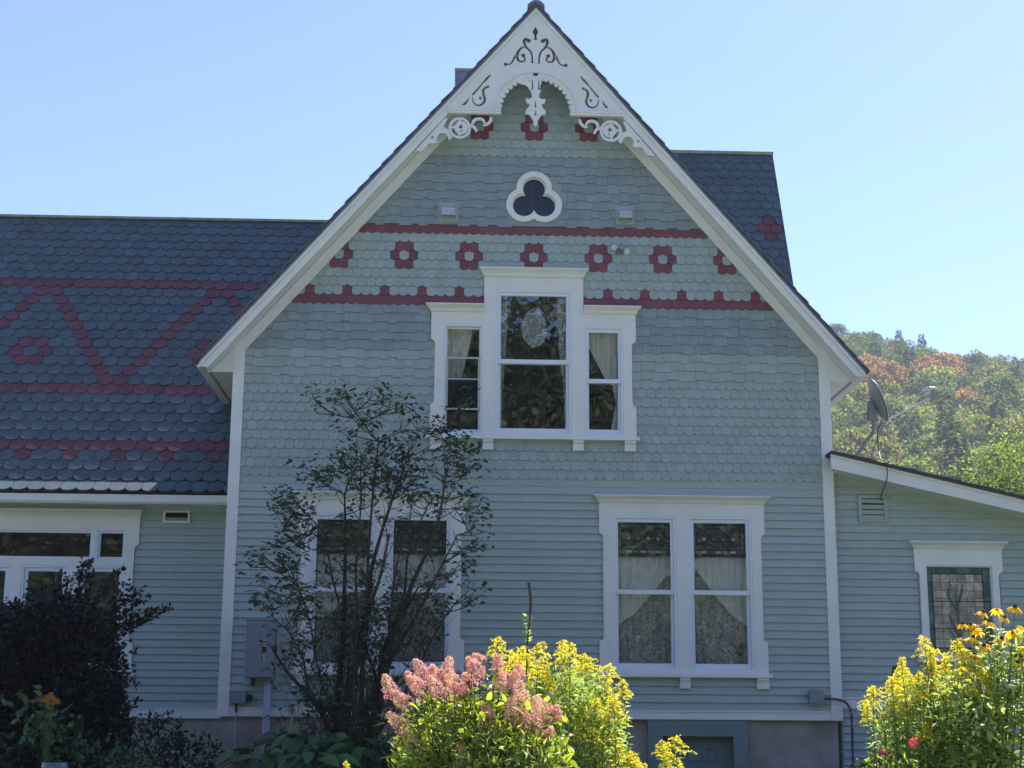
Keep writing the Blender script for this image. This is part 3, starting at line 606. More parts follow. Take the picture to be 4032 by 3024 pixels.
# ---- gable ornament ----
def mir(pts): return [(-x, z) for x, z in pts][::-1]
def wx(pts, s=1): return [(X0+s*x, z) for x, z in pts]
YO = YF+.001
arcR, arcZ = .570, 9.225
def arcpts(r, a0, a1, n_=30, cz=arcZ): return [(r*math.cos(math.radians(a0+(a1-a0)*k/n_)), cz+r*math.sin(math.radians(a0+(a1-a0)*k/n_))) for k in range(n_+1)]
zb = 9.236
ed = lambda z: (10.565-z)/SL+.03
plate = [(0, 10.60), (-ed(zb), zb), (-arcR, zb)]+arcpts(arcR, 178.9, 1.1, 40)+[(arcR, zb), (ed(zb), zb)]
hol = [wx([(x, z) for x, z in O_DIAMOND])]
for s in (1, -1):
    def H(p): hol.append([(X0+s*x, z) for x, z in (p if s > 0 else p[::-1])])
    H(ribbon(O_S1, (.020, .022, .018, .014, .011, .010), 30, blob0=.032, blob1=.017))
    H(ribbon(O_S2, (.013, .017, .022, .018, .014, .011, .012), 36, blob1=.030))
    H(ribbon(O_S3, (.018, .015, .012, .011, .012), 20, blob1=.027))
    H(ribbon(O_BAR, (.009, .018, .010, .013, .016), 20))
    H(O_TRI)
    H(ribbon(O_S4, (.014, .018, .019, .018, .017, .014, .011, .007), 40, blob0=.022))
    H([(O_S5[3][0]+.022*math.cos(t_*.52), O_S5[3][1]+.005+.024*math.sin(t_*.52)) for t_ in range(12)])
orn = flat(wx(plate), hol, YO, YO+.028).build('gable_ornament', M['white'], house)
# arch lip and sawtooth band
lip = arcpts(arcR+.022, 180, 0, 40)+arcpts(arcR-.004, 0, 180, 40)
flat(wx(lip), [], YO-.014, YO-.0005).build('arch_moulding', M['white'], orn)
for s in (-1, 1):
    out = arcpts(arcR-.002, 180 if s < 0 else 0, 94 if s < 0 else 86, 30); inn = []
    n_ = 9; a0, a1 = (93, 176) if s < 0 else (87, 4)
    for k in range(n_):
        for j in range(6):
            t = (k+j/6)/n_; aa = math.radians(a0+(a1-a0)*t); r = .488-.026*abs(math.sin(math.pi*j/6))**.7+.030*(1 if j == 0 else 0)
            inn.append((r*math.cos(aa), arcZ+r*math.sin(aa)))
    flat(wx(out+inn), [], YO+.004, YO+.024).build('scalloped_band', M['white'], orn)
    b_ = MB().box(*sorted((X0+s*.474, X0+s*(ed(zb)+.045))), YO-.030, YO+.03, 9.168, 9.234)
    b_.box(*sorted((X0+s*.470, X0+s*(ed(zb)+.02))), YO-.042, YO-.0305, 9.205, 9.234); b_.build('base_moulding', M['white'], orn)
    lf = flat([(X0+s*(x), z) for x, z in O_LEAF], [[(X0+s*a_, b_) for a_, b_ in ribbon([(-.04, 9.735), (-.075, 9.705), (-.085, 9.67)], (.006, .008, .005), 10)],
              [(X0+s*a_, b_) for a_, b_ in ribbon([(-.24, 9.700), (-.19, 9.695), (-.13, 9.712), (-.10, 9.742)], (.005, .010, .007, .008), 12)]], YO+.006, YO+.022)
    lf.build('leaf_scroll', M['white'], orn)
    # bracket of scrollwork below the moulding
    bk = [(X0-s*abs(x)*1.0, z) for x, z in O_BRK]
    hc = O_HOLE[0]; hole = [(X0-s*abs(hc[0])+.020*math.cos(t*.52), hc[1]+.020*math.sin(t*.52)) for t in range(12)]
    flat(bk, [hole], YO+.002, YO+.024).build('bracket_scroll', M['white'], orn)
    rc, re = O_RING; R1 = abs(re[0]-rc[0]); c_ = (X0-s*abs(rc[0]), rc[1])
    circ = lambda r, cc=c_, n2=40: [(cc[0]+r*math.cos(2*math.pi*k/n2), cc[1]+r*math.sin(2*math.pi*k/n2)) for k in range(n2)]
    flat(circ(R1), [circ(R1-.034)], YO+.000, YO+.026).build('scroll_ring', M['white'], orn)
    c2 = (c_[0]-s*(-.02), c_[1]+.005)
    flat(circ(R1-.060, c2), [circ(.032, (c2[0]-s*.005, c2[1]+.02), 20), circ(.018, (c2[0]+s*.0, c2[1]-.052), 12)], YO+.003, YO+.023).build('scroll_rosette', M['white'], orn)
    for (p0, p1) in (((-.03, .03), (-.125, .02)), ((.03, .05), (.02, .13)), ((.02, -.06), (.03, -.135)), ((.06, .0), (.128, .01))):
        rb = ribbon([(c2[0]-s*p0[0], c2[1]+p0[1]), (c2[0]-s*p1[0], c2[1]+p1[1])], (.022, .014), 4)
        flat(rb, [], YO+.005, YO+.021).build('scroll_spoke', M['white'], orn)
    cu = [(X0-s*abs(x), z) for x, z in O_CURL]
    flat(ribbon([cu[0], cu[3], cu[4], cu[5], cu[6], cu[7]], (.022, .020, .022, .022, .020, .012), 30, blob0=.022), [], YO+.007, YO+.025).build('bracket_scroll', M['white'], orn)
    flat(ribbon([cu[2], ((cu[2][0]+cu[3][0])/2, (cu[2][1]+cu[3][1])/2+.01), cu[3]], (.016, .022, .020), 8, blob0=.018), [], YO+.009, YO+.023).build('bracket_scroll', M['white'], orn)
    flat(ribbon([cu[8], cu[9], cu[10], cu[11]], (.010, .018, .022, .018), 16), [], YO+.006, YO+.024).build('bracket_scroll', M['white'], orn)
pr_ = [(max(x, .028), z) for x, z in O_PEND]; pr_[-1] = (.004, O_PEND[-1][1]); pr_[1] = (.030, pr_[1][1])
pend = wx(pr_+mir(pr_))
ph = [[(X0+x, z) for x, z in dd] for dd in ([(-.009, 9.375), (.009, 9.375), (.006, 9.33), (.018, 9.30), (0, 9.27), (-.018, 9.30), (-.006, 9.33)], [(-.008, 9.245), (.008, 9.245), (.006, 9.215), (.018, 9.185), (0, 9.150), (-.018, 9.185), (-.006, 9.215)])]
flat(pend, ph, YO-.004, YO+.030).build('pendant', M['white'], orn)

# ---- side wing (left, set back) ----
WY = 1.5
wing = flat([(-9.6, 1.09), (-2.9, 1.09), (-2.9, 3.99), (-9.6, 3.99)],
            [rect(-5.01, -4.58, 3.22, 3.64), rect(-9.0, -5.03, 3.22, 3.64), rect(-5.21, -4.58, 1.75, 3.15), rect(-5.99, -5.36, 1.75, 3.15), rect(-6.77, -6.14, 1.75, 3.15), rect(-7.55, -6.92, 1.75, 3.15)], WY, WY+.1).build('wing_wall', M['siding'], house)
claps(wing, -9.55, -3.0, [1.225+.1025*k for k in range(27)], [(-9.6, -4.49, 1.62, 4.1)], y=WY)
MB().box(-9.6, -2.99, WY-.03, WY, 1.09, 1.205).box(-9.6, -2.99, WY-.04, WY, 1.206, 1.224).build('water_table', M['white'], wing)
boxpart('frieze_board', M['siding'], wing, -9.6, -2.99, WY-.016, WY-.001, 3.93, 3.985)
mb = MB(); mb.box(-9.72, -9.62, WY-.4, 8.0, 1.09, 4.1); mb.box(-9.6, -2.9, 7.9, 8.0, 1.09, 4.1); mb.build('side_wall', M['siding'], wing)
boxpart('floor', M['interior'], wing, -9.6, -2.995, WY+.11, 7.89, 1.0, 1.1)
boxpart('ceiling', M['interior'], wing, -9.6, -2.995, WY+.11, 7.89, 3.98, 4.03)
wb = flat([(-9.3, 3.83), (-4.416, 3.83), (-4.416, 3.46), (-4.428, 3.43), (-4.46, 3.415), (-4.474, 3.38), (-4.474, 2.13), (-4.46, 2.10), (-4.43, 2.09), (-4.418, 2.06), (-4.418, 1.69), (-9.3, 1.69)],
          [rect(-5.01, -4.58, 3.205, 3.655), rect(-9.0, -5.03, 3.205, 3.655), rect(-5.21, -4.58, 1.72, 3.14), rect(-5.99, -5.36, 1.72, 3.14), rect(-6.77, -6.14, 1.72, 3.14), rect(-7.55, -6.92, 1.72, 3.14)], WY-.046, WY-.0005).build('window_band', M['white'], house)
for x0, x1, z0, z1 in ((-5.01, -4.58, 3.205, 3.655), (-9.0, -5.03, 3.205, 3.655), (-5.21, -4.58, 1.72, 3.14), (-5.99, -5.36, 1.72, 3.14), (-6.77, -6.14, 1.72, 3.14), (-7.55, -6.92, 1.72, 3.14)):
    jamb(wb, x0, x1, z0, z1, w_=.028, y=WY)
    sash(wb, x0+.03, x1-.03, z0+.03, z1-.03, .03 if z0 > 3 else .05, .03 if z0 > 3 else .05, .03 if z0 > 3 else .07, WY-.02, WY+.02, glass='glass')
cap(MB(), -9.3, -4.416, 3.831, 3.916, .6, .5, y=WY).build('window_cap', M['white'], wb)
boxpart('window_sill', M['white'], wb, -9.3, -4.37, WY-.10, WY, 1.64, 1.689)
# roof of the wing
def RZ(y): return 4.06+1.5*(y-1.1)
RY, RTOP = 4.52, 9.19
q = [(1.13, RZ(1.13)-.03), (RY, RTOP-.03), (2*RY-1.1, 4.03), (2*RY-1.1, 3.93), (RY, RTOP-.15), (1.13, RZ(1.13)-.13)]
wr = prismx(MB(), q, -9.75, -.6).build('wing_roof', M['roofdark'], house)
tilt = math.atan2(1.5, 1); ct, st = math.cos(tilt), math.sin(tilt)      # up-slope direction (0, ct, st)
def octa(w_, E_, drop=.062, over=.05):
    h = w_/2-.003; return [(-h, E_+over), (-h, drop), (-h*.70, drop*.30), (-h*.34, 0), (h*.34, 0), (h*.70, drop*.30), (h, drop), (h, E_+over)]
tips = [4.132+.159*k for k in range(11)]+[5.722+.166*(k+1) for k in range(11)]+[7.548+.164*(k+1) for k in range(10)]
RW = .2225; C0 = -6.46
def xform(vs, x, z0, yz, tl):
    c_, s_ = math.cos(tl), math.sin(tl); out = []
    for a_, b_, d in vs:   # a across, b (negative) out of the surface, d up the slope
        out.append((x+a_, yz[0]+d*c_+b_*s_, yz[1]+d*s_-b_*c_))
    return out
cand = []
for r, zt in enumerate(tips):
    if zt > 9.08: continue
    E_ = ((tips[r+1] if r+1 < len(tips) else zt+.164)-zt)/st
    if zt+E_ > 9.19: E_ = (9.19-zt)/st
    half = (r % 2 == 1)        # r21 holds half-integer centres
    for n_ in range(-16, 30):
        u = n_+(.5 if half else 0); x = C0+u*RW
        if x < -9.75 or x > -1.9: continue
        if x > -2.90 and zt < 10.865-SL*(X0-x)-.10: continue
        if x > -3.47 and abs(zt+.08-(10.80-SL*(X0-x))) < .16: continue
        red = r in (4, 10, 22)
        if r == 3: red = abs((u-1.5)/3-round((u-1.5)/3)) < .01
        if 11 <= r <= 21:
            d = 21-r; rel = u-12*round(u/12); red = abs(abs(rel)-(.5+.5*d)) < .01
        if not red and r in (13, 15): rel = u-12*round(u/12); red = abs(abs(rel)-.5) < .01
        if not red and r == 14: rel = u-12*round(u/12); red = abs(abs(rel)-1) < .01
        cand.append((r, x, zt, E_, red))
for red in (False, True):
    nm = 'red_roof_shingle' if red else 'roof_shingle'; mt_ = M['roofred' if red else 'roof']
    lst = [c_ for c_ in cand if c_[4] == red and c_[0] > 0]; lst.sort(key=lambda c_: ((1.1+(c_[2]-4.06)/1.5)+20)**2+(c_[2]-1)**2+(c_[1])**2*1.0)
    vis = [c_ for c_ in lst if c_[1] > -7.8]; inv = [c_ for c_ in lst if c_[1] <= -7.8]
    rest = MB(); pm = {}
    for i, (r, x, zt, E_, _) in enumerate(vis+inv):
        y = 1.1+(zt-4.06)/1.5; v_, f2 = slab(octa(RW, E_), E_, .004, .020)
        if i < min(300, len(vis)):
            k_ = round(E_, 3)
            if k_ not in pm: pm[k_] = MB().add(v_, f2).mesh(nm, mt_)
            lift = random.uniform(0, .004)
            o = link(pm[k_], nm, wr, (x-X0, y-4-lift*st, zt+lift*ct)); o.rotation_euler = (tilt-math.pi/2+random.uniform(-.012, .012), random.uniform(-.022, .022), random.uniform(-.01, .01))
        else: rest.add(xform(v_, x, zt, (y, zt), tilt), f2)
    if rest.v: rest.build(nm+'_field', mt_, wr, kind='stuff')
fl = math.radians(40)
for (r, x, zt, E_, red) in [c_ for c_ in cand if c_[0] == 0 and c_[1] < -3.10]:
    v_, f2 = slab(octa(RW, .25), .25, .006, .024)
    o = link(MB().add(v_, f2).mesh('eave_shingle', M['roof']), 'eave_shingle', wr, (x-X0, 1.045-4, 4.115)); o.rotation_euler = (fl-math.pi/2, 0, 0)
boxpart('ridge_flashing', M['ridge'], wr, -9.75, -1.6, RY-.06, RY+.06, RTOP-.005, RTOP+.035)
MB().box(-9.7, -2.995, 1.085, 1.12, 3.985, 4.085).build('eave_fascia', M['white'], wr)
MB().box(-9.7, -2.995, 1.121, WY-.001, 3.965, 3.995).build('eave_soffit', M['white'], wr)

# ---- rear cross wing roof, right ----
m2 = 2.15; GY, GZ = 5.9, 11.08; GX = 5.56; t2 = math.atan2(m2, 1)
def RZ2(y): return GZ-m2*(GY-y)
q = [(3.4, RZ2(3.4)-.03), (GY, GZ-.03), (2*GY-3.4, RZ2(3.4)-.03), (2*GY-3.4, RZ2(3.4)-.15), (GY, GZ-.20), (3.4, RZ2(3.4)-.15)]
rr = prismx(MB(), q, 1.6, GX).build('rear_roof', M['roofdark'], house)
prismx(MB(), [(3.45, 5.3), (3.45, RZ2(3.45)-.2), (GY, GZ-.3), (2*GY-3.45, RZ2(3.45)-.2), (2*GY-3.45, 5.3)], 4.96, 5.30).build('rear_gable_wall', M['siding'], house)
rcand = []
nr = 22
for r in range(nr):
    zt = 7.30+.170*r
    if zt > GZ-.08: break
    E_ = .170/math.sin(t2)
    for n_ in range(0, 26):
        x = GX-.02-(n_+(.5 if r % 2 else 1.0))*RW+RW/2
        if x < 1.9 or zt < 10.865-SL*abs(x-X0)-.25: continue
        rcand.append([r, x, zt, E_, False])
def mark(px, pz):
    b_ = min(rcand, key=lambda c_: (c_[1]-px)**2+(c_[2]+.1-pz)**2); b_[4] = True
for p_ in REARRED: mark(*p_)
pm = {}
for r, x, zt, E_, red in rcand:
    y = GY-(GZ-zt)/m2; pl = octa(RW, E_)
    if x+RW/2 > GX: pl = clip(pl, 1, 0, GX-x)
    v_, f2 = slab(pl, E_, .004, .020)
    o = link(MB().add(v_, f2).mesh('s', M['roofred' if red else 'roof']), 'red_roof_shingle' if red else 'roof_shingle', rr, (x-X0, y-4, zt)); o.rotation_euler = (t2-math.pi/2, 0, 0)
boxpart('ridge_flashing', M['ridge'], rr, 1.6, GX+.015, GY-.05, GY+.05, GZ-.005, GZ+.05)
prismx(MB(), [(3.4, RZ2(3.4)), (GY, GZ), (GY, GZ-.12), (3.4, RZ2(3.4)-.12)], GX+.001, GX+.012).build('verge_strip', M['roofdark'], rr)

# ---- lean-to (right) ----
LY = .08
def LZ(x): return 4.561-.228*(x-4.862)
lt = flat([(4.975, .2), (9.6, .2), (9.6, LZ(9.6)-.2), (4.975, LZ(4.975)-.2)], [rect(6.165, 7.040, 1.97, 3.115)], LY, LY+.1).build('lean_to_wall', M['siding'], house)
claps(lt, 4.975, 9.55, [1.409+.1018*k for k in range(30)], [(6.05, 7.15, 1.87, 3.42)], y=LY, E_=.1018, zcut=(.228, 1, 4.561+.228*4.862-.19))
claps(lt, 4.99, 9.55, [.25+.1005*k for k in range(10)], [], y=LY, E_=.1005)
MB().box(4.973, 9.6, LY-.034, LY-.0005, 1.262, 1.385).box(4.973, 9.6, LY-.048, LY-.0005, 1.386, 1.407).build('water_table', M['white'], lt)
lr = MB(); xs0, xs1 = 4.972, 9.9
q = [(4.87, LZ(4.87)), (xs1, LZ(xs1)), (xs1, LZ(xs1)-.035), (4.87, LZ(4.87)-.035)]
lr.prism(q, -.36, 0.0); q = [(4.99, LZ(4.99)), (xs1, LZ(xs1)), (xs1, LZ(xs1)-.035), (4.99, LZ(4.99)-.035)]
lr.prism(q, .001, 6.5)
lroof = lr.build('lean_to_roof', M['roofdark'], house)
for k in range(9):
    x0 = 4.87+k*.56; q = [(x0, LZ(x0)+.002), (x0+.58, LZ(x0+.58)+.020), (x0+.585, LZ(x0+.585)-.004), (x0, LZ(x0)-.01)]
    MB().prism(q, -.375-.01*random.random(), -.001 if k == 0 else 6.5).build('shingle_course', M['roofdark'], lroof)
q = [(4.875, LZ(4.875)-.036), (xs1, LZ(xs1)-.036), (xs1, LZ(xs1)-.185), (4.875, LZ(4.875)-.225)]
MB().prism(q, -.315, -.285).build('rake_board', M['white'], lroof)
q = [(4.875, LZ(4.875)-.036), (xs1, LZ(xs1)-.036), (xs1, LZ(xs1)-.07), (4.875, LZ(4.875)-.07)]
MB().prism(q, -.335, -.3155).build('rake_moulding', M['white'], lroof)
q = [(4.975, LZ(4.975)-.19), (xs1, LZ(xs1)-.165), (xs1, LZ(xs1)-.18), (4.975, LZ(4.975)-.215)]
MB().prism(q, -.284, LY-.001).build('rake_soffit', M['white'], lroof)
boxpart('side_wall', M['siding'], lt, 9.5, 9.6, LY+.1, 6.4, .2, 3.3)
boxpart('side_wall', M['siding'], lt, 4.98, 9.6, 6.3, 6.4, .2, 3.3)
# art glass window
aw = flat(notch(6.602, .585, .527, 3.337, 3.02, 2.215, .582, 1.912), [rect(6.161, 7.044, 1.955, 3.118)], LY-.046, LY-.0005).build('stained_glass_window', M['white'], house)
mb = MB(); ringbox(mb, 6.162, 7.043, 1.956, 3.117, .016, .016, .016, .016, LY-.03, LY+.06); mb.build('window_frame', M['white'], aw)
cap(MB(), 6.017, 7.187, 3.338, 3.433, .75, .75, y=LY).build('window_cap', M['white'], aw)
boxpart('window_sill', M['white'], aw, 5.99, 7.215, LY-.10, LY, 1.862, 1.911)
gx0, gx1, gz0, gz1 = 6.179, 7.026, 1.973, 3.100
ax0, ax1, az0, az1 = 6.262, 6.925, 2.055, 3.010
cols, rws = 6, 9; gy = LY+.02
flower = []
for i in range(cols):
    for j in range(rws):
        a_ = ax0+(ax1-ax0)*i/cols; b_ = ax0+(ax1-ax0)*(i+1)/cols; c_ = az0+(az1-az0)*j/rws; d = az0+(az1-az0)*(j+1)/rws
        boxpart('glass_piece', M['amber'], aw, a_+.003, b_-.003, gy, gy+.003, c_+.003, d-.003)
for k in range(6):
    d = gz0+(gz1-gz0)*k/6; e2 = gz0+(gz1-gz0)*(k+1)/6
    for p_, q_ in ((gx0, ax0-.012), (ax1+.012, gx1)): boxpart('glass_piece', M['teal'], aw, p_+.003, q_-.003, gy, gy+.003, d+.003, e2-.003)
for k in range(4):
    d = ax0-.01+(ax1-ax0+.02)*k/4; e2 = ax0-.01+(ax1-ax0+.02)*(k+1)/4
    for p_, q_ in ((gz0, az0-.012), (az1+.012, gz1)): boxpart('glass_piece', M['teal'], aw, d+.003, e2-.003, gy, gy+.003, p_+.003, q_-.003)
ld = MB()
ld.box(gx0, gx1, gy+.0035, gy+.006, gz0, gz1)
for z in (2.30, 2.655): ld.box(gx0, gx1, gy-.008, gy-.001, z-.005, z+.005)
ld.build('lead_came', M['lead'], aw)
cx = 6.56
for (pts, rad, mm) in (([(cx+.03, 2.06), (cx+.02, 2.4), (cx-.0, 2.66), (cx+.01, 2.80)], (.016, .020, .012, .008), 'leafglass'),
                       ([(cx+.03, 2.15), (cx-.07, 2.40), (cx-.10, 2.50)], (.012, .022, .004), 'leafglass'), ([(cx+.04, 2.2), (cx+.12, 2.42), (cx+.20, 2.53)], (.012, .022, .004), 'leafglass'),
                       ([(cx, 2.55), (cx-.10, 2.72), (cx-.07, 2.86)], (.012, .022, .006), 'leafglass'), ([(cx+.02, 2.6), (cx+.08, 2.78), (cx+.10, 2.90)], (.012, .022, .006), 'leafglass'),
                       ([(cx+.05, 2.08), (cx-.05, 2.2), (cx-.12, 2.32)], (.012, .02, .004), 'leafglass')):
    flat(ribbon(pts, rad, 16), [], gy-.006, gy-.0025).build('glass_piece', M[mm], aw)
for fx, fz in ((cx-.13, 2.60), (cx+.15, 2.735), (cx-.01, 2.88)):
    for k in range(5):
        t = math.pi*2*k/5+.3; flat(ribbon([(fx, fz), (fx+.04*math.cos(t), fz+.04*math.sin(t))], (.004, .013), 6), [], gy-.008-.0003*k, gy-.0062).build('glass_piece', M['petalglass'], aw)

# ---- foundation and basement door ----
fd = flat([(-2.96, -2.0), (2.62, -2.0), (2.62, .93), (3.57, .93), (3.57, -2.0), (4.92, -2.0), (4.92, 1.11), (-2.96, 1.11)], [], .05, .35).build('foundation', M['concrete'], house)
MB().box(-9.5, -2.97, WY+.03, WY+.3, -1.5, 1.088).build('foundation', M['concrete'], house)
bd = flat([(2.463, -1.4), (2.463, 1.108), (3.739, 1.108), (3.739, -1.4), (3.556, -1.4), (3.556, .905), (2.647, .905), (2.647, -1.4)], [], -.012, .05).build('basement_door', M['doorgreen'], house)
boxpart('door_slab', M['doorgreen'], bd, 2.64, 3.56, .16, .20, -1.25, .92)
boxpart('door_frame', M['doorgreen'], bd, 2.645, 3.558, .051, .159, .905, .925)
MB().box(2.630, 2.648, .051, .16, -1.25, .905).box(3.555, 3.575, .051, .16, -1.25, .905).build('door_frame', M['doorgreen'], bd)
for pl in ([(2.83, .592), (2.935, .592), (2.935, .760), (2.83, .705)], [(2.99, .588), (3.186, .588), (3.186, .757), (3.15, .772), (3.03, .772), (2.99, .757)], [(3.246, .592), (3.362, .592), (3.362, .705), (3.246, .760)],
           rect(2.83, 2.935, .05, .520), rect(2.99, 3.186, .05, .520), rect(3.246, 3.362, .05, .520)):
    cxx = sum(p[0] for p in pl)/len(pl); czz = sum(p[1] for p in pl)/len(pl)
    vs = [(x, .1595, z) for x, z in pl]+[(cxx+(x-cxx)*.84, .147, czz+(z-czz)*.86) for x, z in pl]+[(cxx+(x-cxx)*.74, .152, czz+(z-czz)*.78) for x, z in pl]
    n_ = len(pl); MB().add(vs, [(i, (i+1)%n_, (i+1)%n_+n_, i+n_) for i in range(n_)]+[(i+n_, (i+1)%n_+n_, (i+1)%n_+2*n_, i+2*n_) for i in range(n_)]+[tuple(range(2*n_, 3*n_))]).build('door_panel', M['doorgreen'], bd)
# ======================= THINGS FIXED TO OR HUNG IN THE HOUSE =======================
def inside(p, poly):
    c = False; n_ = len(poly)
    for i in range(n_):
        a_, b_ = poly[i], poly[(i+1) % n_]
        if (a_[1] > p[1]) != (b_[1] > p[1]) and p[0] < (b_[0]-a_[0])*(p[1]-a_[1])/(b_[1]-a_[1])+a_[0]: c = not c
    return c
def cloth(poly, y, folds, amp, res=.022, across=True):
    """hanging cloth; the outline is followed exactly, column by column (across) or row by row"""
    xs = [p[0] for p in poly]; zs_ = [p[1] for p in poly]; x0, x1, z0, z1 = min(xs), max(xs), min(zs_), max(zs_)
    nx = max(6, int((x1-x0)/res)); nz = max(6, int((z1-z0)/(res*2))); mb = MB(); ph = random.random()*6; n_ = len(poly)
    fx = lambda x, z: y+amp*math.sin((x-x0)/(x1-x0)*folds*6.283+ph+1.2*math.sin(z*3))+amp*.4*math.sin((x-x0)/(x1-x0)*folds*15+z*4)
    def span(c, k):
        o = []
        for i in range(n_):
            a_, b_ = poly[i], poly[(i+1) % n_]
            if (a_[k]-c)*(b_[k]-c) <= 0 and a_[k] != b_[k]: o.append(a_[1-k]+(b_[1-k]-a_[1-k])*(c-a_[k])/(b_[k]-a_[k]))
        return (min(o), max(o)) if o else (0, 0)
    m_, q_ = (nx, nz) if across else (nz, nx)
    for i in range(m_+1):
        if across: c = x0+.0005+(x1-x0-.001)*i/m_; lo, hi = span(c, 0)
        else: c = z0+.0005+(z1-z0-.001)*i/m_; lo, hi = span(c, 1)
        for j in range(q_+1):
            d = lo+(hi-lo)*j/q_; x, z = (c, d) if across else (d, c); mb.v.append((x, fx(x, z), z))
    for i in range(m_):
        for j in range(q_): k = i*(q_+1)+j; mb.f.append((k, k+q_+1, k+q_+2, k+1)); mb.m.append(0)
    return mb
def curtain(label, poly, y, mat, folds=6, amp=.012, group=None, name='curtain', across=False):
    o = cloth(poly, y, folds, amp, across=across).build(name, M[mat], None, smooth=True); return tag(o, label, 'curtain', group)
nm = {2.938: 'the lower right window pair', -.984: 'the window pair behind the lilac'}
for cx, dz in DWS:
    for s, side in ((-1, 'left'), (1, 'right')):
        x0, x1 = (cx-.87, cx-.12) if s < 0 else (cx+.12, cx+.87)
        # coloured glass panel hung in the top of the window
        g = thing('hanging_glass_panel', 'dark stained glass panel, %s sash of %s' % (side, nm[cx]), 'stained glass panel', ((x0+x1)/2, .066, 3.2))
        MB().box(x0, x1, .062, .070, 3.20+dz, 3.66+dz).build('panel', M['lead'], g)
        rng = random.Random(int(cx*10)+s)
        for k in range(7):
            a_ = x0+.04+(x1-x0-.08)*k/7; boxpart('glass_piece', M['petalglass' if k % 2 else 'teal'], g, a_+.008, a_+.085, .058, .0615, 3.245+dz, 3.275+dz)
        for k in range(4):
            a_ = x0+.12+(x1-x0-.24)*(k+.5)/4; h_ = .02+.02*rng.random()
            flat([(a_-h_, 3.43+dz), (a_, 3.43+dz-h_*.8), (a_+h_, 3.43+dz), (a_, 3.43+dz+h_)], [], .057, .0615).build('glass_piece', M[['petalglass', 'teal', 'amber', 'petalglass'][k]], g)
        mb = MB(); ringbox(mb, x0+.05, x1-.05, 3.31+dz, 3.60+dz, .018, .018, .014, .014, .0585, .0615); mb.build('glass_border', M['teal'], g)
        # swag to one side, net curtain behind
        if s < 0: pl = [(x0, 3.20), (x1, 3.20), (x1, 2.98), (x1-.10, 2.92), (x1-.32, 2.66), (x0+.25, 2.45), (x0, 2.30)]
        else: pl = [(x0, 3.20), (x1, 3.20), (x1, 2.30), (x1-.22, 2.45), (x0+.35, 2.66), (x0+.10, 3.0), (x0, 3.06)]
        pl = [(a_, b_+dz) for a_, b_ in pl]
        curtain('pale swagged sheer curtain, %s sash of %s' % (side, nm[cx]), pl, .105, 'cloth', 7, .014, name='swag_curtain', across=True)
        curtain('grey patterned lace curtain, %s sash of %s' % (side, nm[cx]), rect(x0-.02, x1+.02, 1.70+dz, 3.15+dz), .150, 'lacedk', 9, .016, name='lace_curtain')
boxpart('window_ornament', M['ventshade'], None, 0, .001, 0, .001, 0, .001) if False else None
disc = MB(); disc.prism([(3.70+.055*math.cos(t*.524), 2.0+.075*math.sin(t*.524)) for t in range(12)], .120, .128)
tag(disc.build('fan_ornament', M['brown']), 'dark oval shape standing low in the right sash of the lower right window', 'ornament')
# upper triple window curtains
curtain('narrow pale lace panel down the left edge of the big upper window', [(.50, 6.74), (.64, 6.74), (.62, 6.0), (.58, 5.4), (.57, 4.82), (.50, 4.82)], .12, 'lace', 3, .012)
curtain('narrow pale lace panel down the right edge of the big upper window', [(1.46, 6.74), (1.30, 6.74), (1.33, 6.0), (1.40, 5.4), (1.41, 4.82), (1.46, 4.82)], .12, 'lace', 3, .012)
curtain('small arched lace medallion hanging in the middle of the big upper window', [(.82, 6.2), (.84, 6.40), (.92, 6.52), (1.0, 6.56), (1.08, 6.52), (1.15, 6.38), (1.17, 6.2), (1.10, 6.05), (.98, 6.0), (.88, 6.08)], .10, 'lacedk', 3, .010, name='lace_medallion')
curtain('white curtain tied back to the left in the narrow upper left window', [(-.20, 6.24), (.16, 6.24), (.12, 6.0), (.06, 5.7), (-.02, 5.45), (-.10, 5.3), (-.20, 5.2)], .13, 'cloth', 6, .014)
curtain('white tied-back curtain hanging in the narrow upper right window', [(1.69, 6.22), (2.16, 6.22), (2.16, 4.82), (2.02, 4.82), (2.10, 5.25), (2.06, 5.5), (1.97, 5.56), (1.85, 5.80), (1.74, 6.02), (1.69, 6.10)], .13, 'cloth', 6, .014)

# exhaust hoods
for i, (x0, x1, z0, z1) in enumerate(((-.277, -.095, 7.762, 7.948), (2.144, 2.318, 7.765, 7.947))):
    h = thing('exhaust_hood', '%s wall exhaust hood, %s of the trefoil window' % (('small grey-white', 'left'), ('small grey-white', 'right'))[i], 'exhaust vent', ((x0+x1)/2, -.02, 7.85), 'exhaust hoods beside the trefoil window')
    flat(rect(x0-.045, x1+.045, z0-.045, z1+.045), [], -.036, -.0215).build('base_plate', M['scallop'], h)
    mb = MB(); mb.add([(x0, -.036, z1), (x1, -.036, z1), (x1, -.115, z1-.055), (x0, -.115, z1-.055), (x0, -.145, z0+.02), (x1, -.145, z0+.02), (x1, -.036, z0), (x0, -.036, z0)],
           [(0, 3, 2, 1), (3, 4, 5, 2), (0, 7, 4, 3), (1, 2, 5, 6)])
    mb.build('hood', M['greytrim'], h)
    mb = MB().box(x0+.012, x1-.012, -.128, -.120, z0+.012, z0+.085); mb.build('damper_flap', M['metal'], h)
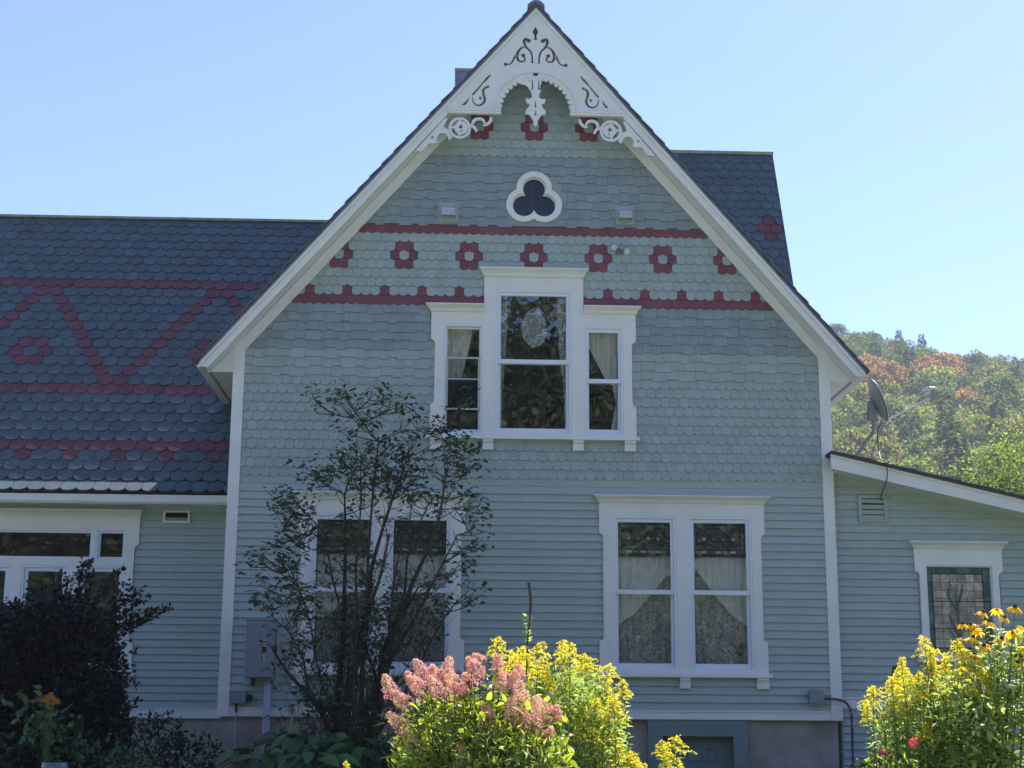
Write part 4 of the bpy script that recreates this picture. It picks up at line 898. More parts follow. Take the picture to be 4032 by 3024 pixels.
# flood light
fl_ = thing('floodlight', 'twin-headed white floodlight between two red shingle flowers', 'floodlight', (2.15, -.03, 7.33))
MB().tube([(2.15, -.020, 7.335), (2.15, -.055, 7.335)], .045, 12).build('mount', M['metal'], fl_)
for a_, b_ in (((2.14, -.06, 7.34), (2.065, -.19, 7.348)), ((2.16, -.06, 7.325), (2.232, -.19, 7.288))):
    p, q = Vector(a_), Vector(b_); d = (q-p)
    MB().tube([p, p+d*.45, p+d*.46, p+d*.95, q], [.014, .016, .030, .050, .052], 14).build('lamp_housing', M['metal'], fl_)
    MB().tube([q, q+d.normalized()*.006, q+d.normalized()*.012], [.047, .045, .02], 14).build('lamp_lens', M['lens'], fl_)
# wing wall vent
v = thing('wall_vent', 'white framed rectangular dark vent high on the set-back left wall', 'vent', (-3.92, 1.48, 3.83))
mb = MB(); ringbox(mb, -4.106, -3.731, 3.750, 3.918, .032, .032, .018, .028, WY-.040, WY-.018); mb.build('frame', M['white'], v)
boxpart('shade_sheet', M['ventshade'], v, -4.073, -3.764, WY-.022, WY-.0195, 3.779, 3.899)  # thin dark sheet on the wall, painted shade of the opening
boxpart('flap', M['metal'], v, -4.06, -3.78, WY-.034, WY-.030, 3.782, 3.825)
# louvre
v = thing('louvre_vent', 'square wooden louvre vent with three slats under the lean-to roof', 'louvre vent', (5.5, LY-.02, 3.86))
mb = MB(); ringbox(mb, 5.303, 5.696, 3.684, 4.040, .046, .046, .040, .026, LY-.045, LY-.018); mb.build('frame', M['siding'], v)
boxpart('shade_sheet', M['ventshade'], v, 5.350, 5.649, LY-.0215, LY-.0195, 3.711, 3.999)  # dark sheet behind the slats stands in for the shade between them
for k in range(4):
    z = 3.715+k*.074; MB().add([(5.350, LY-.044, z), (5.649, LY-.044, z), (5.649, LY-.030, z+.052), (5.350, LY-.030, z+.052), (5.350, LY-.038, z-.003), (5.649, LY-.038, z-.003), (5.649, LY-.024, z+.05), (5.350, LY-.024, z+.05)],
        [(0, 1, 2, 3), (4, 7, 6, 5), (0, 4, 5, 1), (3, 2, 6, 7)]).build('slat', M['siding'], v)
# electrical disconnect
eb = thing('electrical_disconnect', 'tall grey electrical disconnect box with ON and OFF label beside left corner board', 'electrical box', (-2.46, -.02, 1.9))
boxpart('mounting_board', M['greytrim'], eb, -2.69, -2.245, -.040, -.0195, 1.503, 2.345)
MB().box(-2.655, -2.285, -.235, -.041, 1.590, 2.305).box(-2.668, -2.275, -.250, -.0405, 2.306, 2.325).build('box', M['metal'], eb)
boxpart('cover', M['metal'], eb, -2.647, -2.293, -.246, -.2355, 1.598, 2.297)
boxpart('label', M['decal'], eb, -2.445, -2.392, -.2485, -.2465, 1.975, 2.055); boxpart('label', M['decal'], eb, -2.445, -2.392, -.2485, -.2465, 1.795, 1.905)
boxpart('label', M['brown'], eb, -2.445, -2.392, -.2485, -.2465, 1.906, 1.974)
for txt, zc in (('ON', 2.018), ('OFF', 1.848)):
    cu = bpy.data.curves.new('t', 'FONT'); cu.body = txt; cu.size = .056; cu.align_x = 'CENTER'; cu.align_y = 'CENTER'; cu.extrude = .0006; cu.offset = .0012
    o = bpy.data.objects.new('t', cu); COL.objects.link(o); me = bpy.data.meshes.new_from_object(o); bpy.data.objects.remove(o); me.name = 'lettering'; me.materials.clear(); me.materials.append(M['decalw'])
    o = link(me, 'lettering', eb, (-2.4185+2.46, -.2495+.02, zc-1.9)); o.rotation_euler = (math.pi/2, math.pi/2, 0)
boxpart('handle', M['blackpl'], eb, -2.284, -2.268, -.20, -.14, 1.86, 2.0)
MB().tube([(-2.372, -.10, 1.589), (-2.372, -.10, 1.0), (-2.36, -.10, .2)], .046, 16).build('conduit', M['pipe'], eb, smooth=True)
MB().tube([(-2.56, -.10, 1.589), (-2.56, -.10, 1.50)], .028, 10).build('coupling', M['blackpl'], eb)
eb = thing('junction_box', 'small square grey junction box low beside the left corner board', 'junction box', (-2.73, -.02, 1.35))
boxpart('box', M['metal'], eb, -2.826, -2.640, -.10, -.0195, 1.272, 1.425)
boxpart('cover', M['metal'], eb, -2.818, -2.648, -.106, -.1005, 1.280, 1.417)
MB().tube([(-2.64, -.06, 1.33), (-2.60, -.06, 1.33), (-2.595, -.06, 1.38)], [.035, .04, .03], 10).build('plug', M['blackpl'], eb)
MB().tube([(-2.762, -.055, 1.271), (-2.762, -.055, 1.16)], .014, 8).build('fitting', M['blackpl'], eb)
MB().tube([(-2.765, -.05, 1.159), (-2.77, -.03, .2)], .011, 8).build('conduit', M['pipe'], eb)
vp = thing('vent_pipe', 'thin grey vent pipe on the foundation beneath the lower left window', 'pipe', (-2.06, -.04, .9))
MB().tube([(-2.06, -.055, .25), (-2.06, -.055, 1.16)], .013, 8).build('pipe', M['pipe'], vp)
MB().tube([(-2.06, -.055, 1.161), (-2.06, -.055, 1.20), (-2.06, -.055, 1.25)], [.022, .04, .03], 10).build('vent_head', M['metal'], vp)
jb = thing('outdoor_junction_box', 'square grey junction box with a curved black cable at lower right corner', 'junction box', (4.62, -.02, 1.41))
boxpart('box', M['metal'], jb, 4.531, 4.708, -.115, -.0195, 1.328, 1.493)
boxpart('cover', M['metal'], jb, 4.527, 4.712, -.122, -.1155, 1.324, 1.497)
MB().tube([(4.50, -.06, 1.42), (4.53, -.06, 1.42)], .012, 8).build('knockout', M['metal'], jb)
MB().tube(catmull([(4.709, -.07, 1.39), (4.80, -.075, 1.384), (4.90, -.08, 1.376), (4.99, -.085, 1.345), (5.045, -.09, 1.28), (5.065, -.09, 1.19), (5.068, -.085, 1.05), (5.066, -.07, .6), (5.066, -.07, .2)], 40), .016, 10).build('cable', M['cable'], jb, smooth=True)
# satellite dish
dsh = thing('satellite_dish', 'grey satellite dish on a bent mast on the lean-to roof', 'satellite dish', (5.30, .6, 4.44))
Y = .6
mb = MB(); c_ = Vector((5.80, Y, 5.45)); ax = Vector((.92, -.04, .34)).normalized(); uu = Vector((-.18, 0, .98)); uu = (uu-ax*uu.dot(ax)).normalized(); vv = ax.cross(uu)
ringsN, segN = 7, 28
for side in (0, 1):
    vs = [tuple(c_-ax*(.075+.012*side))]
    for i in range(1, ringsN+1):
        r = i/ringsN
        for k in range(segN):
            t = 2*math.pi*k/segN; vs.append(tuple(c_+uu*.315*r*math.cos(t)+vv*.26*r*math.sin(t)+ax*(.075*(r*r-1)-.012*side*(1 if i < ringsN else .5))))
    fs = [(0, 1+k, 1+(k+1)%segN) for k in range(segN)]+[(1+i*segN+k, 1+(i+1)*segN+k, 1+(i+1)*segN+(k+1)%segN, 1+i*segN+(k+1)%segN) for i in range(ringsN-1) for k in range(segN)]
    mb.add(vs, fs)
b0 = 1+(ringsN-1)*segN; o2 = 1+ringsN*segN
mb.f += [(b0+k, o2+b0+k, o2+b0+(k+1)%segN, b0+(k+1)%segN) for k in range(segN)]; mb.m += [0]*segN
mb.build('reflector', M['dish'], dsh, smooth=True)
MB().tube([tuple(c_+uu*.315*math.cos(2*math.pi*k/segN)*1.0+vv*.26*math.sin(2*math.pi*k/segN)) for k in range(segN+1)], .006, 6).build('rim', M['alu'], dsh)
low = c_-uu*.30
MB().tube([low-ax*.02, (6.42, Y-.35, 5.42)], .013, 8).build('feed_arm', M['alu'], dsh)
MB().tube([(6.42, Y-.35, 5.42), (6.455, Y-.36, 5.46), (6.46, Y-.37, 5.54)], [.03, .034, .02], 10).build('feed_horn', M['dish'], dsh)
MB().tube([(6.47, Y-.37, 5.545), (6.40, Y-.37, 5.555), (6.31, Y-.35, 5.52)], [.030, .022, .018], 10).build('converter', M['alu'], dsh)
bk_ = c_-ax*.12
MB().tube([tuple(c_-ax*.08+uu*.05), tuple(bk_), (5.70, Y, 5.25)], [.02, .05, .06], 8).box(5.64, 5.76, Y-.05, Y+.05, 5.16, 5.30).build('bracket', M['dish'], dsh)
MB().tube(catmull([(5.72, Y, 5.26), (5.715, Y, 5.08), (5.69, Y, 4.98), (5.60, Y, 4.87), (5.45, Y, 4.66), (5.29, Y, 4.44)], 30), .026, 10).build('mast', M['dish'], dsh, smooth=True)
MB().tube([(5.82, Y, 5.05), (5.73, Y+.1, 4.80), (5.66, Y+.15, 4.50), (5.60, Y+.2, 4.40)], .010, 6).build('brace', M['dish'], dsh)
MB().box(5.20, 5.40, Y-.1, Y+.1, 4.435, 4.475).build('foot_plate', M['dish'], dsh)
MB().tube(catmull([(5.84, Y, 5.15), (5.75, Y-.05, 5.0), (5.68, .3, 4.72), (5.60, -.1, 4.50), (5.58, -.385, 4.425), (5.585, -.40, 4.36), (5.590, -.36, 4.20), (5.595, -.12, 4.08), (5.60, .028, 3.98)], 50), .007, 6).build('cable', M['blackpl'], dsh)
# ======================= GROUND, PLANTS, HILL =======================
def gheight(x, y):
    if y > -3: return .30
    if y < -18: return -.55
    t = (y+18)/15; t = t*t*(3-2*t); return -.55+.85*t
def sheet(name, xs, ys, hf, mat):
    vs = [(x, y, hf(x, y)) for y in ys for x in xs]; nx = len(xs)
    fs = [(j*nx+i, j*nx+i+1, (j+1)*nx+i+1, (j+1)*nx+i) for j in range(len(ys)-1) for i in range(nx-1)]
    me = bpy.data.meshes.new(name); me.from_pydata(vs, [], fs); me.materials.append(M[mat]); me.polygons.foreach_set('use_smooth', [True]*len(fs))
    o = link(me, name); o['kind'] = 'structure'; return o
gx = [-3000, -800, -200, -60]+[-30+2*i for i in range(31)]+[60, 200, 800, 3000]
gyy = [-3000, -600, -150, -60, -40]+[-30+1.5*i for i in range(21)]+[10, 30, 80, 200, 600, 1500, 3000]
sheet('ground', gx, gyy, lambda x, y: gheight(x, y), 'grass')
sheet('garden_bed', [-12+.8*i for i in range(31)], [-4.2+.35*i for i in range(13)], lambda x, y: gheight(x, y)+.02+.05*random.random(), 'soil')

rd = sheet('road', [-80+8*i for i in range(21)], [-40+1.6*i for i in range(17)], lambda x, y: gheight(x, y)+.02, 'road')  # unseen gravel strip, added to bounce sunlight onto the house front
def leafquad(mb, p, d, w_, l_, n_=None, mi=0, fold=.25, droop=.0):
    """one leaf: pointed, folded along the midrib; d along the leaf"""
    d = d.normalized()
    if n_ is None: n_ = Vector((random.uniform(-1, 1), random.uniform(-1, 1), random.uniform(.2, 1)))
    s = d.cross(n_)
    if s.length < 1e-4: s = d.orthogonal()
    s.normalize(); up = s.cross(d)
    a_ = p; b_ = p+d*l_*.45+s*w_*.5+up*fold*w_*.4; c_ = p+d*l_-up*droop*l_; e_ = p+d*l_*.45-s*w_*.5+up*fold*w_*.4
    mb.add([tuple(a_), tuple(b_), tuple(c_), tuple(e_)], [(0, 1, 2), (0, 2, 3)], mi)
def leaf6(mb, p, d, w_, l_, n_, mi=0, droop=.15, seg=3):
    """broader leaf with a rounded outline"""
    d = d.normalized(); s = d.cross(n_)
    if s.length < 1e-4: s = d.orthogonal()
    s.normalize(); up = s.cross(d); prof = {3: ((.0, .10), (.22, .48), (.55, .44), (1, .02))}.get(seg) or ((.0, .10), (.15, .40), (.38, .50), (.65, .36), (.86, .15), (1, .01))
    vs = []
    for t, w2 in prof:
        c_ = p+d*l_*t-up*droop*l_*t*t
        vs += [tuple(c_+s*w_*w2+up*w_*.12), tuple(c_), tuple(c_-s*w_*w2+up*w_*.12)]
    fs = []
    for i in range(len(prof)-1):
        fs += [(i*3, i*3+1, i*3+4, i*3+3), (i*3+1, i*3+2, i*3+5, i*3+4)]
    mb.add(vs, fs, mi)
def rv(s=1.0): return Vector((random.gauss(0, s), random.gauss(0, s), random.gauss(0, s)))
def cluster(mb, p, n_, rad, ll, ww, kind=1, mi=0, out=None):
    for _ in range(n_):
        d = rv(1).normalized(); d.z = abs(d.z)*.3-.25 if kind == 1 else d.z
        q = p+Vector((random.gauss(0, rad), random.gauss(0, rad), random.gauss(0, rad*.8)))
        k = random.uniform(.65, 1.2)
        if kind == 1: leaf6(mb, q, d, ww*k, ll*k, Vector((random.uniform(-.6, .6), random.uniform(-1, .3), 1)), mi, droop=.3)
        else: leafquad(mb, q, d, ww*k, ll*k, None, mi)

# ---------------- lilac in front of the lower left window ----------------
lil = thing('lilac_shrub', 'tall open many-stemmed lilac with sparse dark leaves in front of the lower left window', 'shrub', (-1.15, -1.9, .3))
random.seed(11)
pts = []
for lst, y in ((LILAC_A, -1.9), (LILAC_B, -1.5), (LILAC_C, -2.2), (LILAC_D, -2.0)):
    for x, z in lst: pts.append(Vector((x*1.0, y+random.uniform(-.35, .30), z)))
hubs = []
base = Vector((-1.18, -1.9, .3))
stems = [(-2.15, 1.9), (-1.85, 2.6), (-1.55, 3.2), (-1.35, 3.7), (-1.15, 4.1), (-.95, 4.3), (-.65, 4.0), (-.55, 3.4), (-.35, 3.6), (-.15, 3.9), (.0, 3.2), (-.1, 2.3), (-.8, 3.2), (-1.0, 2.8), (-1.95, 2.1), (-.45, 2.6)]
tb = MB(); bb = MB(); lb = MB(); trunks = []
for i, (x, z) in enumerate(stems):
    b_ = base+Vector((random.uniform(-.22, .22), random.uniform(-.12, .12), -.1)); tip = Vector((x, -1.9+random.uniform(-.3, .3), z)); r0 = random.uniform(.020, .040) if i % 3 else .055
    ctrl = [tuple(b_)]
    for k in range(1, 6):
        t = k/6; q = b_.lerp(tip, t); q.x = b_.x+(tip.x-b_.x)*t**1.35+random.gauss(0, .035); q.y += random.gauss(0, .04); ctrl.append(tuple(q))
    ctrl.append(tuple(tip)); path = catmull(ctrl, 36)
    mb = MB(); mb.tube(path, [r0*(1-.80*j/(len(path)-1)) for j in range(len(path))], 6)
    mb.build('trunk', M['bark'], lil, smooth=True)
    hubs += [Vector(p) for p in path[10:]]
for p in pts:
    for rep in range(2):
        tgt = p+Vector((random.gauss(0, .05), random.gauss(0, .08), random.gauss(0, .05))) if rep else p
        near = sorted(hubs, key=lambda h: (h-tgt).length+max(0, h.z-tgt.z+.15)*2.0)[:3]; h = random.choice(near[:2])
        mid = h.lerp(tgt, .5)+Vector((random.gauss(0, .03), random.gauss(0, .03), -.03)); path = catmull([tuple(h), tuple(mid), tuple(tgt)], 8)
        bb.tube(path, [.010*(1-.75*j/(len(path)-1)) for j in range(len(path))], 4, cap=False)
        if rep == 0: hubs.append(mid)
    cluster(lb, p, random.randint(9, 16), .07, .080, .055)
for _ in range(900):      # bare twigs through the inside
    h = random.choice(hubs); d = Vector((random.gauss(0, .6), random.gauss(0, .4), random.uniform(.2, 1))).normalized()*random.uniform(.12, .38)
    bb.tube([tuple(h), tuple(h+d*.5+rv(.015)), tuple(h+d)], [.005, .0035, .0015], 3, cap=False)
    if random.random() < .5: cluster(lb, h+d, random.randint(2, 6), .04, .066, .045)
for _ in range(200):
    x = random.uniform(-2.4, .2); p = base+Vector((random.gauss(0, .45), random.gauss(0, .2), random.uniform(.2, 2.4))); cluster(lb, p, 4, .08, .08, .055)
    bb.tube([tuple(base+Vector((random.gauss(0, .2), 0, 0))), tuple(p)], [.006, .002], 3, cap=False)
bb.build('twigs', M['twig'], lil, kind='stuff'); lb.build('foliage', M['lilac'], lil, kind='stuff')

# ---------------- dark purple ninebark, far left ----------------
def bush(name, label, cat, loc, lumps, n_, ll, ww, mat, sprays=(), leafkind=0, stems=14, stemmat='twig', dens=1.0):
    t = thing(name, label, cat, loc); sb = MB(); fb = MB(); b0 = Vector(loc)
    for c_, r in lumps:
        c_ = Vector(c_)
        for _ in range(int(n_*r[0]*r[2]*4*dens)):
            d = rv(1).normalized(); k = random.random()**.35
            q = c_+Vector((d.x*r[0]*k, d.y*r[1]*k, d.z*r[2]*k)); s_ = random.uniform(.6, 1.25)
            dd = (d+rv(.7)).normalized()
            if leafkind: leaf6(fb, q, dd, ww*s_, ll*s_, Vector((random.uniform(-.7, .7), random.uniform(-.7, .7), 1)), 0, .25)
            else: leafquad(fb, q, dd, ww*s_, ll*s_)
        for _ in range(stems):
            e_ = c_+Vector((random.uniform(-.8, .8)*r[0], random.uniform(-.8, .8)*r[1], random.uniform(0, .9)*r[2])); s0 = b0+Vector((random.gauss(0, .15), random.gauss(0, .1), 0))
            sb.tube(catmull([tuple(s0), tuple(s0.lerp(e_, .5)+rv(.05)), tuple(e_)], 6), [.012-.0016*j for j in range(7)], 4, cap=False)
    for p, q in sprays:
        p, q = Vector(p), Vector(q); L_ = (q-p).length; sb.tube([tuple(p), tuple(p.lerp(q, .5)+rv(.02)), tuple(q)], [.006, .004, .002], 4, cap=False)
        for k in range(int(L_/.016)):
            u = p.lerp(q, random.random()); leafquad(fb, u+rv(.012), ((q-p).normalized()*.6+rv(.6)).normalized(), ww, ll)
    sb.build('stems', M[stemmat], t, kind='stuff'); fb.build('foliage', M[mat], t, kind='stuff'); return t
random.seed(23)
lumps = [((-5.0, -2.7, 1.3), (1.0, .7, .95)), ((-4.25, -2.7, 1.5), (.62, .6, .85)), ((-3.95, -2.6, .9), (.38, .5, .65)), ((-4.5, -2.7, 2.0), (.60, .5, .42)), ((-5.3, -2.8, 1.8), (.6, .5, .5)), ((-4.6, -2.9, .5), (1.0, .6, .6))]
spr = []
for i, (x, z) in enumerate(NINE):
    c_ = Vector((-4.4, -2.6, 1.6)); tgt = Vector((x, -2.6+random.uniform(-.1, .1), z)); d = (tgt-c_); st_ = c_+d*max(.0, 1-.42/d.length); spr.append((tuple(st_), tuple(tgt)))
spr += [((-3.80, -2.6, 2.15), (-3.22, -2.6, 2.30)), ((-3.85, -2.6, 2.25), (-3.50, -2.6, 2.47)), ((-4.35, -2.6, 2.4), (-4.18, -2.6, 2.80)), ((-3.9, -2.6, 1.1), (-3.48, -2.6, 1.20))]
bush('ninebark_shrub', 'large dark purple-leaved shrub with stray sprays in front of the side wing windows', 'shrub', (-4.6, -2.7, .28), lumps, 1250, .060, .040, 'nine', spr, dens=3.6)

# low dark greenery along the foot of the left walls
random.seed(5)
bush('dwarf_shrub', 'low deep green shrub at the foot of the side wing wall', 'shrub', (-3.35, -1.6, .3), [((-3.45, -1.7, .75), (.42, .3, .42)), ((-3.05, -1.5, .62), (.35, .3, .30))], 900, .075, .045, 'dgreen', stems=6)
bush('variegated_shrub', 'low green plant with pale-edged leaves at the bottom left corner', 'plant', (-5.1, -3.6, .25), [((-4.75, -3.6, .62), (.35, .3, .35)), ((-4.1, -3.5, .85), (.35, .25, .22))], 420, .08, .05, 'dgreen', stems=5)
bush('leafy_groundcover_plant', 'small mid-green leafy plant below the purple shrub', 'plant', (-3.75, -3.4, .25), [((-3.8, -3.4, .62), (.45, .25, .22)), ((-3.35, -3.4, .55), (.35, .25, .2))], 560, .07, .048, 'hosta', stems=5)
# arborvitae behind the hydrangea, conifer sprig above
bush('arborvitae', 'dark narrow evergreen standing between the lilac and the hydrangea', 'shrub', (-.35, -3.0, .25), [((-.36, -3.0, .75), (.36, .3, .62)), ((-.30, -3.0, 1.2), (.24, .2, .35)), ((-.60, -3.0, .55), (.3, .3, .4))], 1900, .055, .016, 'dgreen', stems=6)
def feather(name, label, cat, root, tips, ll, ww, mat, n_=46, stem='twig'):
    t = thing(name, label, cat, root); sb = MB(); fb = MB()
    for tp in tips:
        r_0 = Vector(root); q = Vector(tp); m_ = r_0.lerp(q, .55)+Vector((0, 0, .06*(q-r_0).length)); path = catmull([tuple(r_0), tuple(m_), tuple(q)], 10)
        sb.tube(path, [.008*(1-.8*j/(len(path)-1)) for j in range(len(path))], 4, cap=False)
        for k in range(n_):
            u = .40+.6*random.random(); a_ = Vector(path[min(len(path)-1, int(u*(len(path)-1)))]); b_ = Vector(path[-1])
            ax_ = (q-m_).normalized(); sd = rv(1); sd = (sd-ax_*sd.dot(ax_)).normalized()
            leafquad(fb, a_+rv(.008), (ax_*.8+sd).normalized(), ww, ll*random.uniform(.7, 1.2))
    sb.build('stems', M[stem], t, kind='stuff'); fb.build('foliage', M[mat], t, kind='stuff'); return t
feather('fir_sapling', 'small fir tree with pale green drooping branch tips behind the pink hydrangea', 'sapling', (-.22, -5.6, -.05),
        [(-.50, -6.2, 1.20), (-.46, -6.2, 1.12), (-.38, -6.2, 1.30), (-.30, -6.2, 1.38), (-.20, -6.1, 1.43), (-.08, -6.1, 1.40), (.0, -6.1, 1.36), (.1, -6.1, 1.40), (-.32, -6.2, 1.10), (-.18, -6.2, 1.16), (-.42, -6.2, 1.22), (-.05, -6.1, 1.25)], .055, .010, 'yew', 150)
feather('fern_clump', 'feathery green fern fronds rising just above the pink hydrangea', 'fern', (.12, -7.0, .1), [(.02, -7, 1.50), (.14, -7, 1.54), (.22, -7, 1.46), (.30, -7, 1.56), (.85, -7, 1.60), (.95, -7, 1.5), (.65, -7, 1.5)], .05, .012, 'dgreen', 60)
# orange flowers deep in the shade, left
random.seed(31)
t = thing('orange_flower_plant', 'plant with a cluster of orange blooms glowing in the shade under the purple shrub', 'flowering plant', (-4.12, -3.9, .2))
sb = MB(); fb = MB()
for k in range(16):
    x, z = random.gauss(-4.09, .085), random.gauss(1.25, .030); p = Vector((x, -3.95+random.uniform(-.1, .1), z)); sb.tube([(-4.12, -3.9, .2), tuple(p)], .002, 3, cap=False)
    pb = MB()
    for j in range(8): a_ = j*math.pi/4; leafquad(pb, p, Vector((math.cos(a_), -.4, math.sin(a_)*.5)), .016, .032, Vector((0, -1, .3)))
    pb.build('flower', M['orange'], t)
cluster(fb, Vector((-4.1, -3.85, .95)), 90, .16, .085, .05, kind=0)
for k in range(30): leaf6(fb, Vector((random.gauss(-4.30, .12), -3.9, random.gauss(1.08, .12))), Vector((random.uniform(-1, 1), -.3, random.uniform(-.4, 1))), .05, .10, Vector((0, -1, .5)))
sb.build('stems', M['stem'], t, kind='stuff'); fb.build('foliage', M['hosta'], t, kind='stuff')
tag(MB().tube([(-3.62, -5.5, .2), (-3.62, -5.5, .62), (-3.62, -5.5, .66)], [.10, .12, .11], 16).build('glazed_pot', M['teal']), 'teal glazed pot rim just showing at the bottom left edge', 'pot')

# ---------------- hostas by the foundation ----------------
random.seed(41)
def hosta(label, x, y, z, n_, R0, mats=('hosta',)):
    t = thing('hosta_plant', label, 'hosta', (x, y, z-.45), 'hostas along the foundation'); lb2 = MB(); sb2 = MB()
    for k in range(n_):
        a_ = random.random()*6.283; el = random.uniform(.1, 1.1); R_ = R0*random.uniform(.35, 1); p = Vector((x+math.cos(a_)*R_*.8, y+math.sin(a_)*R_*.8, z+.10*math.sin(el)+random.uniform(-.22, .06)))
        d = Vector((math.cos(a_), math.sin(a_), random.uniform(-.5, .25))); yv = len(mats) > 1 and random.random() < .10
        ob = MB(); leaf6(ob, p, d, .16*random.uniform(.8, 1.2), .24*random.uniform(.8, 1.2), Vector((random.uniform(-.3, .3), random.uniform(-.5, .1), 1)), 0, .45, seg=5)
        ob.build('leaf', M[mats[1] if yv else mats[0]], t, smooth=True)
        sb2.tube([(x, y, z-.45), tuple(p)], [.006, .004], 4, cap=False)
    sb2.build('stalks', M['stem'], t, kind='stuff'); return t
hosta('green hosta below the electrical disconnect, leftmost of the hostas', -2.15, -2.6, .62, 40, .42, ('hosta', 'hostay'))
hosta('broad-leaved hosta with one yellowing leaf at the centre of the hosta row', -1.65, -2.3, .84, 46, .45, ('hosta', 'hostay'))
hosta('hosta between the lilac trunks and the dark evergreen, rightmost and darkest', -1.02, -2.5, .78, 44, .42)
hosta('low hosta at the very bottom edge beneath the lilac', -1.55, -3.2, .60, 36, .45)
t = thing('lavender_flower_stalks', 'thin stalks of faded lavender flowers before the corner of the foundation', 'flower stalks', (-2.75, -1.2, .3)); sb = MB(); fb = MB()
for k in range(9):
    x = -2.85+.09*k+random.uniform(-.03, .03); h = random.uniform(.75, 1.08); sb.tube([(x, -1.2, .3), (x+random.uniform(-.08, .08), -1.2, h)], .004, 4)
    for j in range(9): leafquad(fb, Vector((x+random.uniform(-.04, .04), -1.2, h-random.random()*.25)), rv(1), .014, .024)
sb.build('stems', M['deadstem'], t, kind='stuff'); fb.build('flowers', M['purplef'], t, kind='stuff')

# ---------------- hydrangea with pink panicles ----------------
random.seed(52)
hy = thing('panicle_hydrangea', 'pink-flowered panicle hydrangea in full sun at the bottom centre', 'hydrangea', (.25, -11.1, -.4))
sb = MB(); fb = MB(); HB = Vector((.20, -11.1, -.35))
FLO = []
for v_ in range(4):
    pb = MB(); L_ = (.12, .16, .14, .10)[v_]
    for k in range(230):
        t = random.random()**.8; r = (.050, .056, .060, .048)[v_]*(1-t)**.55*(.75+.25*random.random())+.004; a_ = random.random()*6.283
        p = Vector((r*math.cos(a_), r*math.sin(a_), t*L_)); d = (Vector((math.cos(a_), math.sin(a_), .5))+rv(.5)).normalized()
        cream = random.random() < (.12+.75*t**1.6)
        for j in range(2): leafquad(pb, p+rv(.003), (d.orthogonal()*math.cos(j*1.6)+rv(.5)).normalized(), .0085, .012, d, 1 if cream else 0)
    FLO.append(pb.mesh('flower_panicle', [M['pink'], M['cream']]))
for i, (x, z) in enumerate(PANICLE):
    y = -11.42+random.uniform(-.15, .15); p = Vector((x*.975+.005, y, 1+(z-1)*.975)); dr = Vector((x-.25+random.gauss(-.12, .32), random.gauss(-.15, .3), .8)).normalized()
    p = p-dr*.055
    o = link(FLO[i % 4], 'flower_panicle', hy, tuple(p-Vector(hy.location))); o.rotation_euler = (dr.to_track_quat('Z', 'Y') @ Vector((0, 0, 1)).to_track_quat('Z', 'Y')).to_euler(); k = random.uniform(.68, 1.0); o.scale = (k, k, k)
    o.rotation_euler.rotate_axis('Z', random.random()*6)
    mid = HB.lerp(p, .55)+rv(.04); path = catmull([tuple(HB+rv(.05)), tuple(mid), tuple(p+dr*.03)], 8); sb.tube(path, [.007*(1-.6*j/(len(path)-1)) for j in range(len(path))], 4, cap=False)
    for j in range(34):
        u = random.uniform(.45, 1.0); q = Vector(path[min(len(path)-1, int(u*(len(path)-1)))])+rv(.035); q.z -= random.random()*.06
        dd = Vector((random.gauss(0, 1), random.gauss(0, 1), random.uniform(-.3, .5))); leaf6(fb, q, dd, .030, .062*random.uniform(.7, 1.2), Vector((random.uniform(-.5, .5), random.uniform(-.5, .5), 1)), 0, .3)
for k in range(1700):
    a_ = random.random()*6.28; r = random.random()**.5; x = .16+.50*r*math.cos(a_); z = .90+.40*r*math.sin(a_)
    if z > 1.18 - .8*(x-.2)**2 and random.random() < .7: continue
    leaf6(fb, Vector((x, -11.15+random.gauss(0, .25), z)), rv(1), .032, .066*random.uniform(.7, 1.2), Vector((random.uniform(-.6, .6), random.uniform(-.6, .6), 1)), 0, .3)
sb.build('stems', M['twig'], hy, kind='stuff'); fb.build('foliage', M['hyd'], hy, kind='stuff')

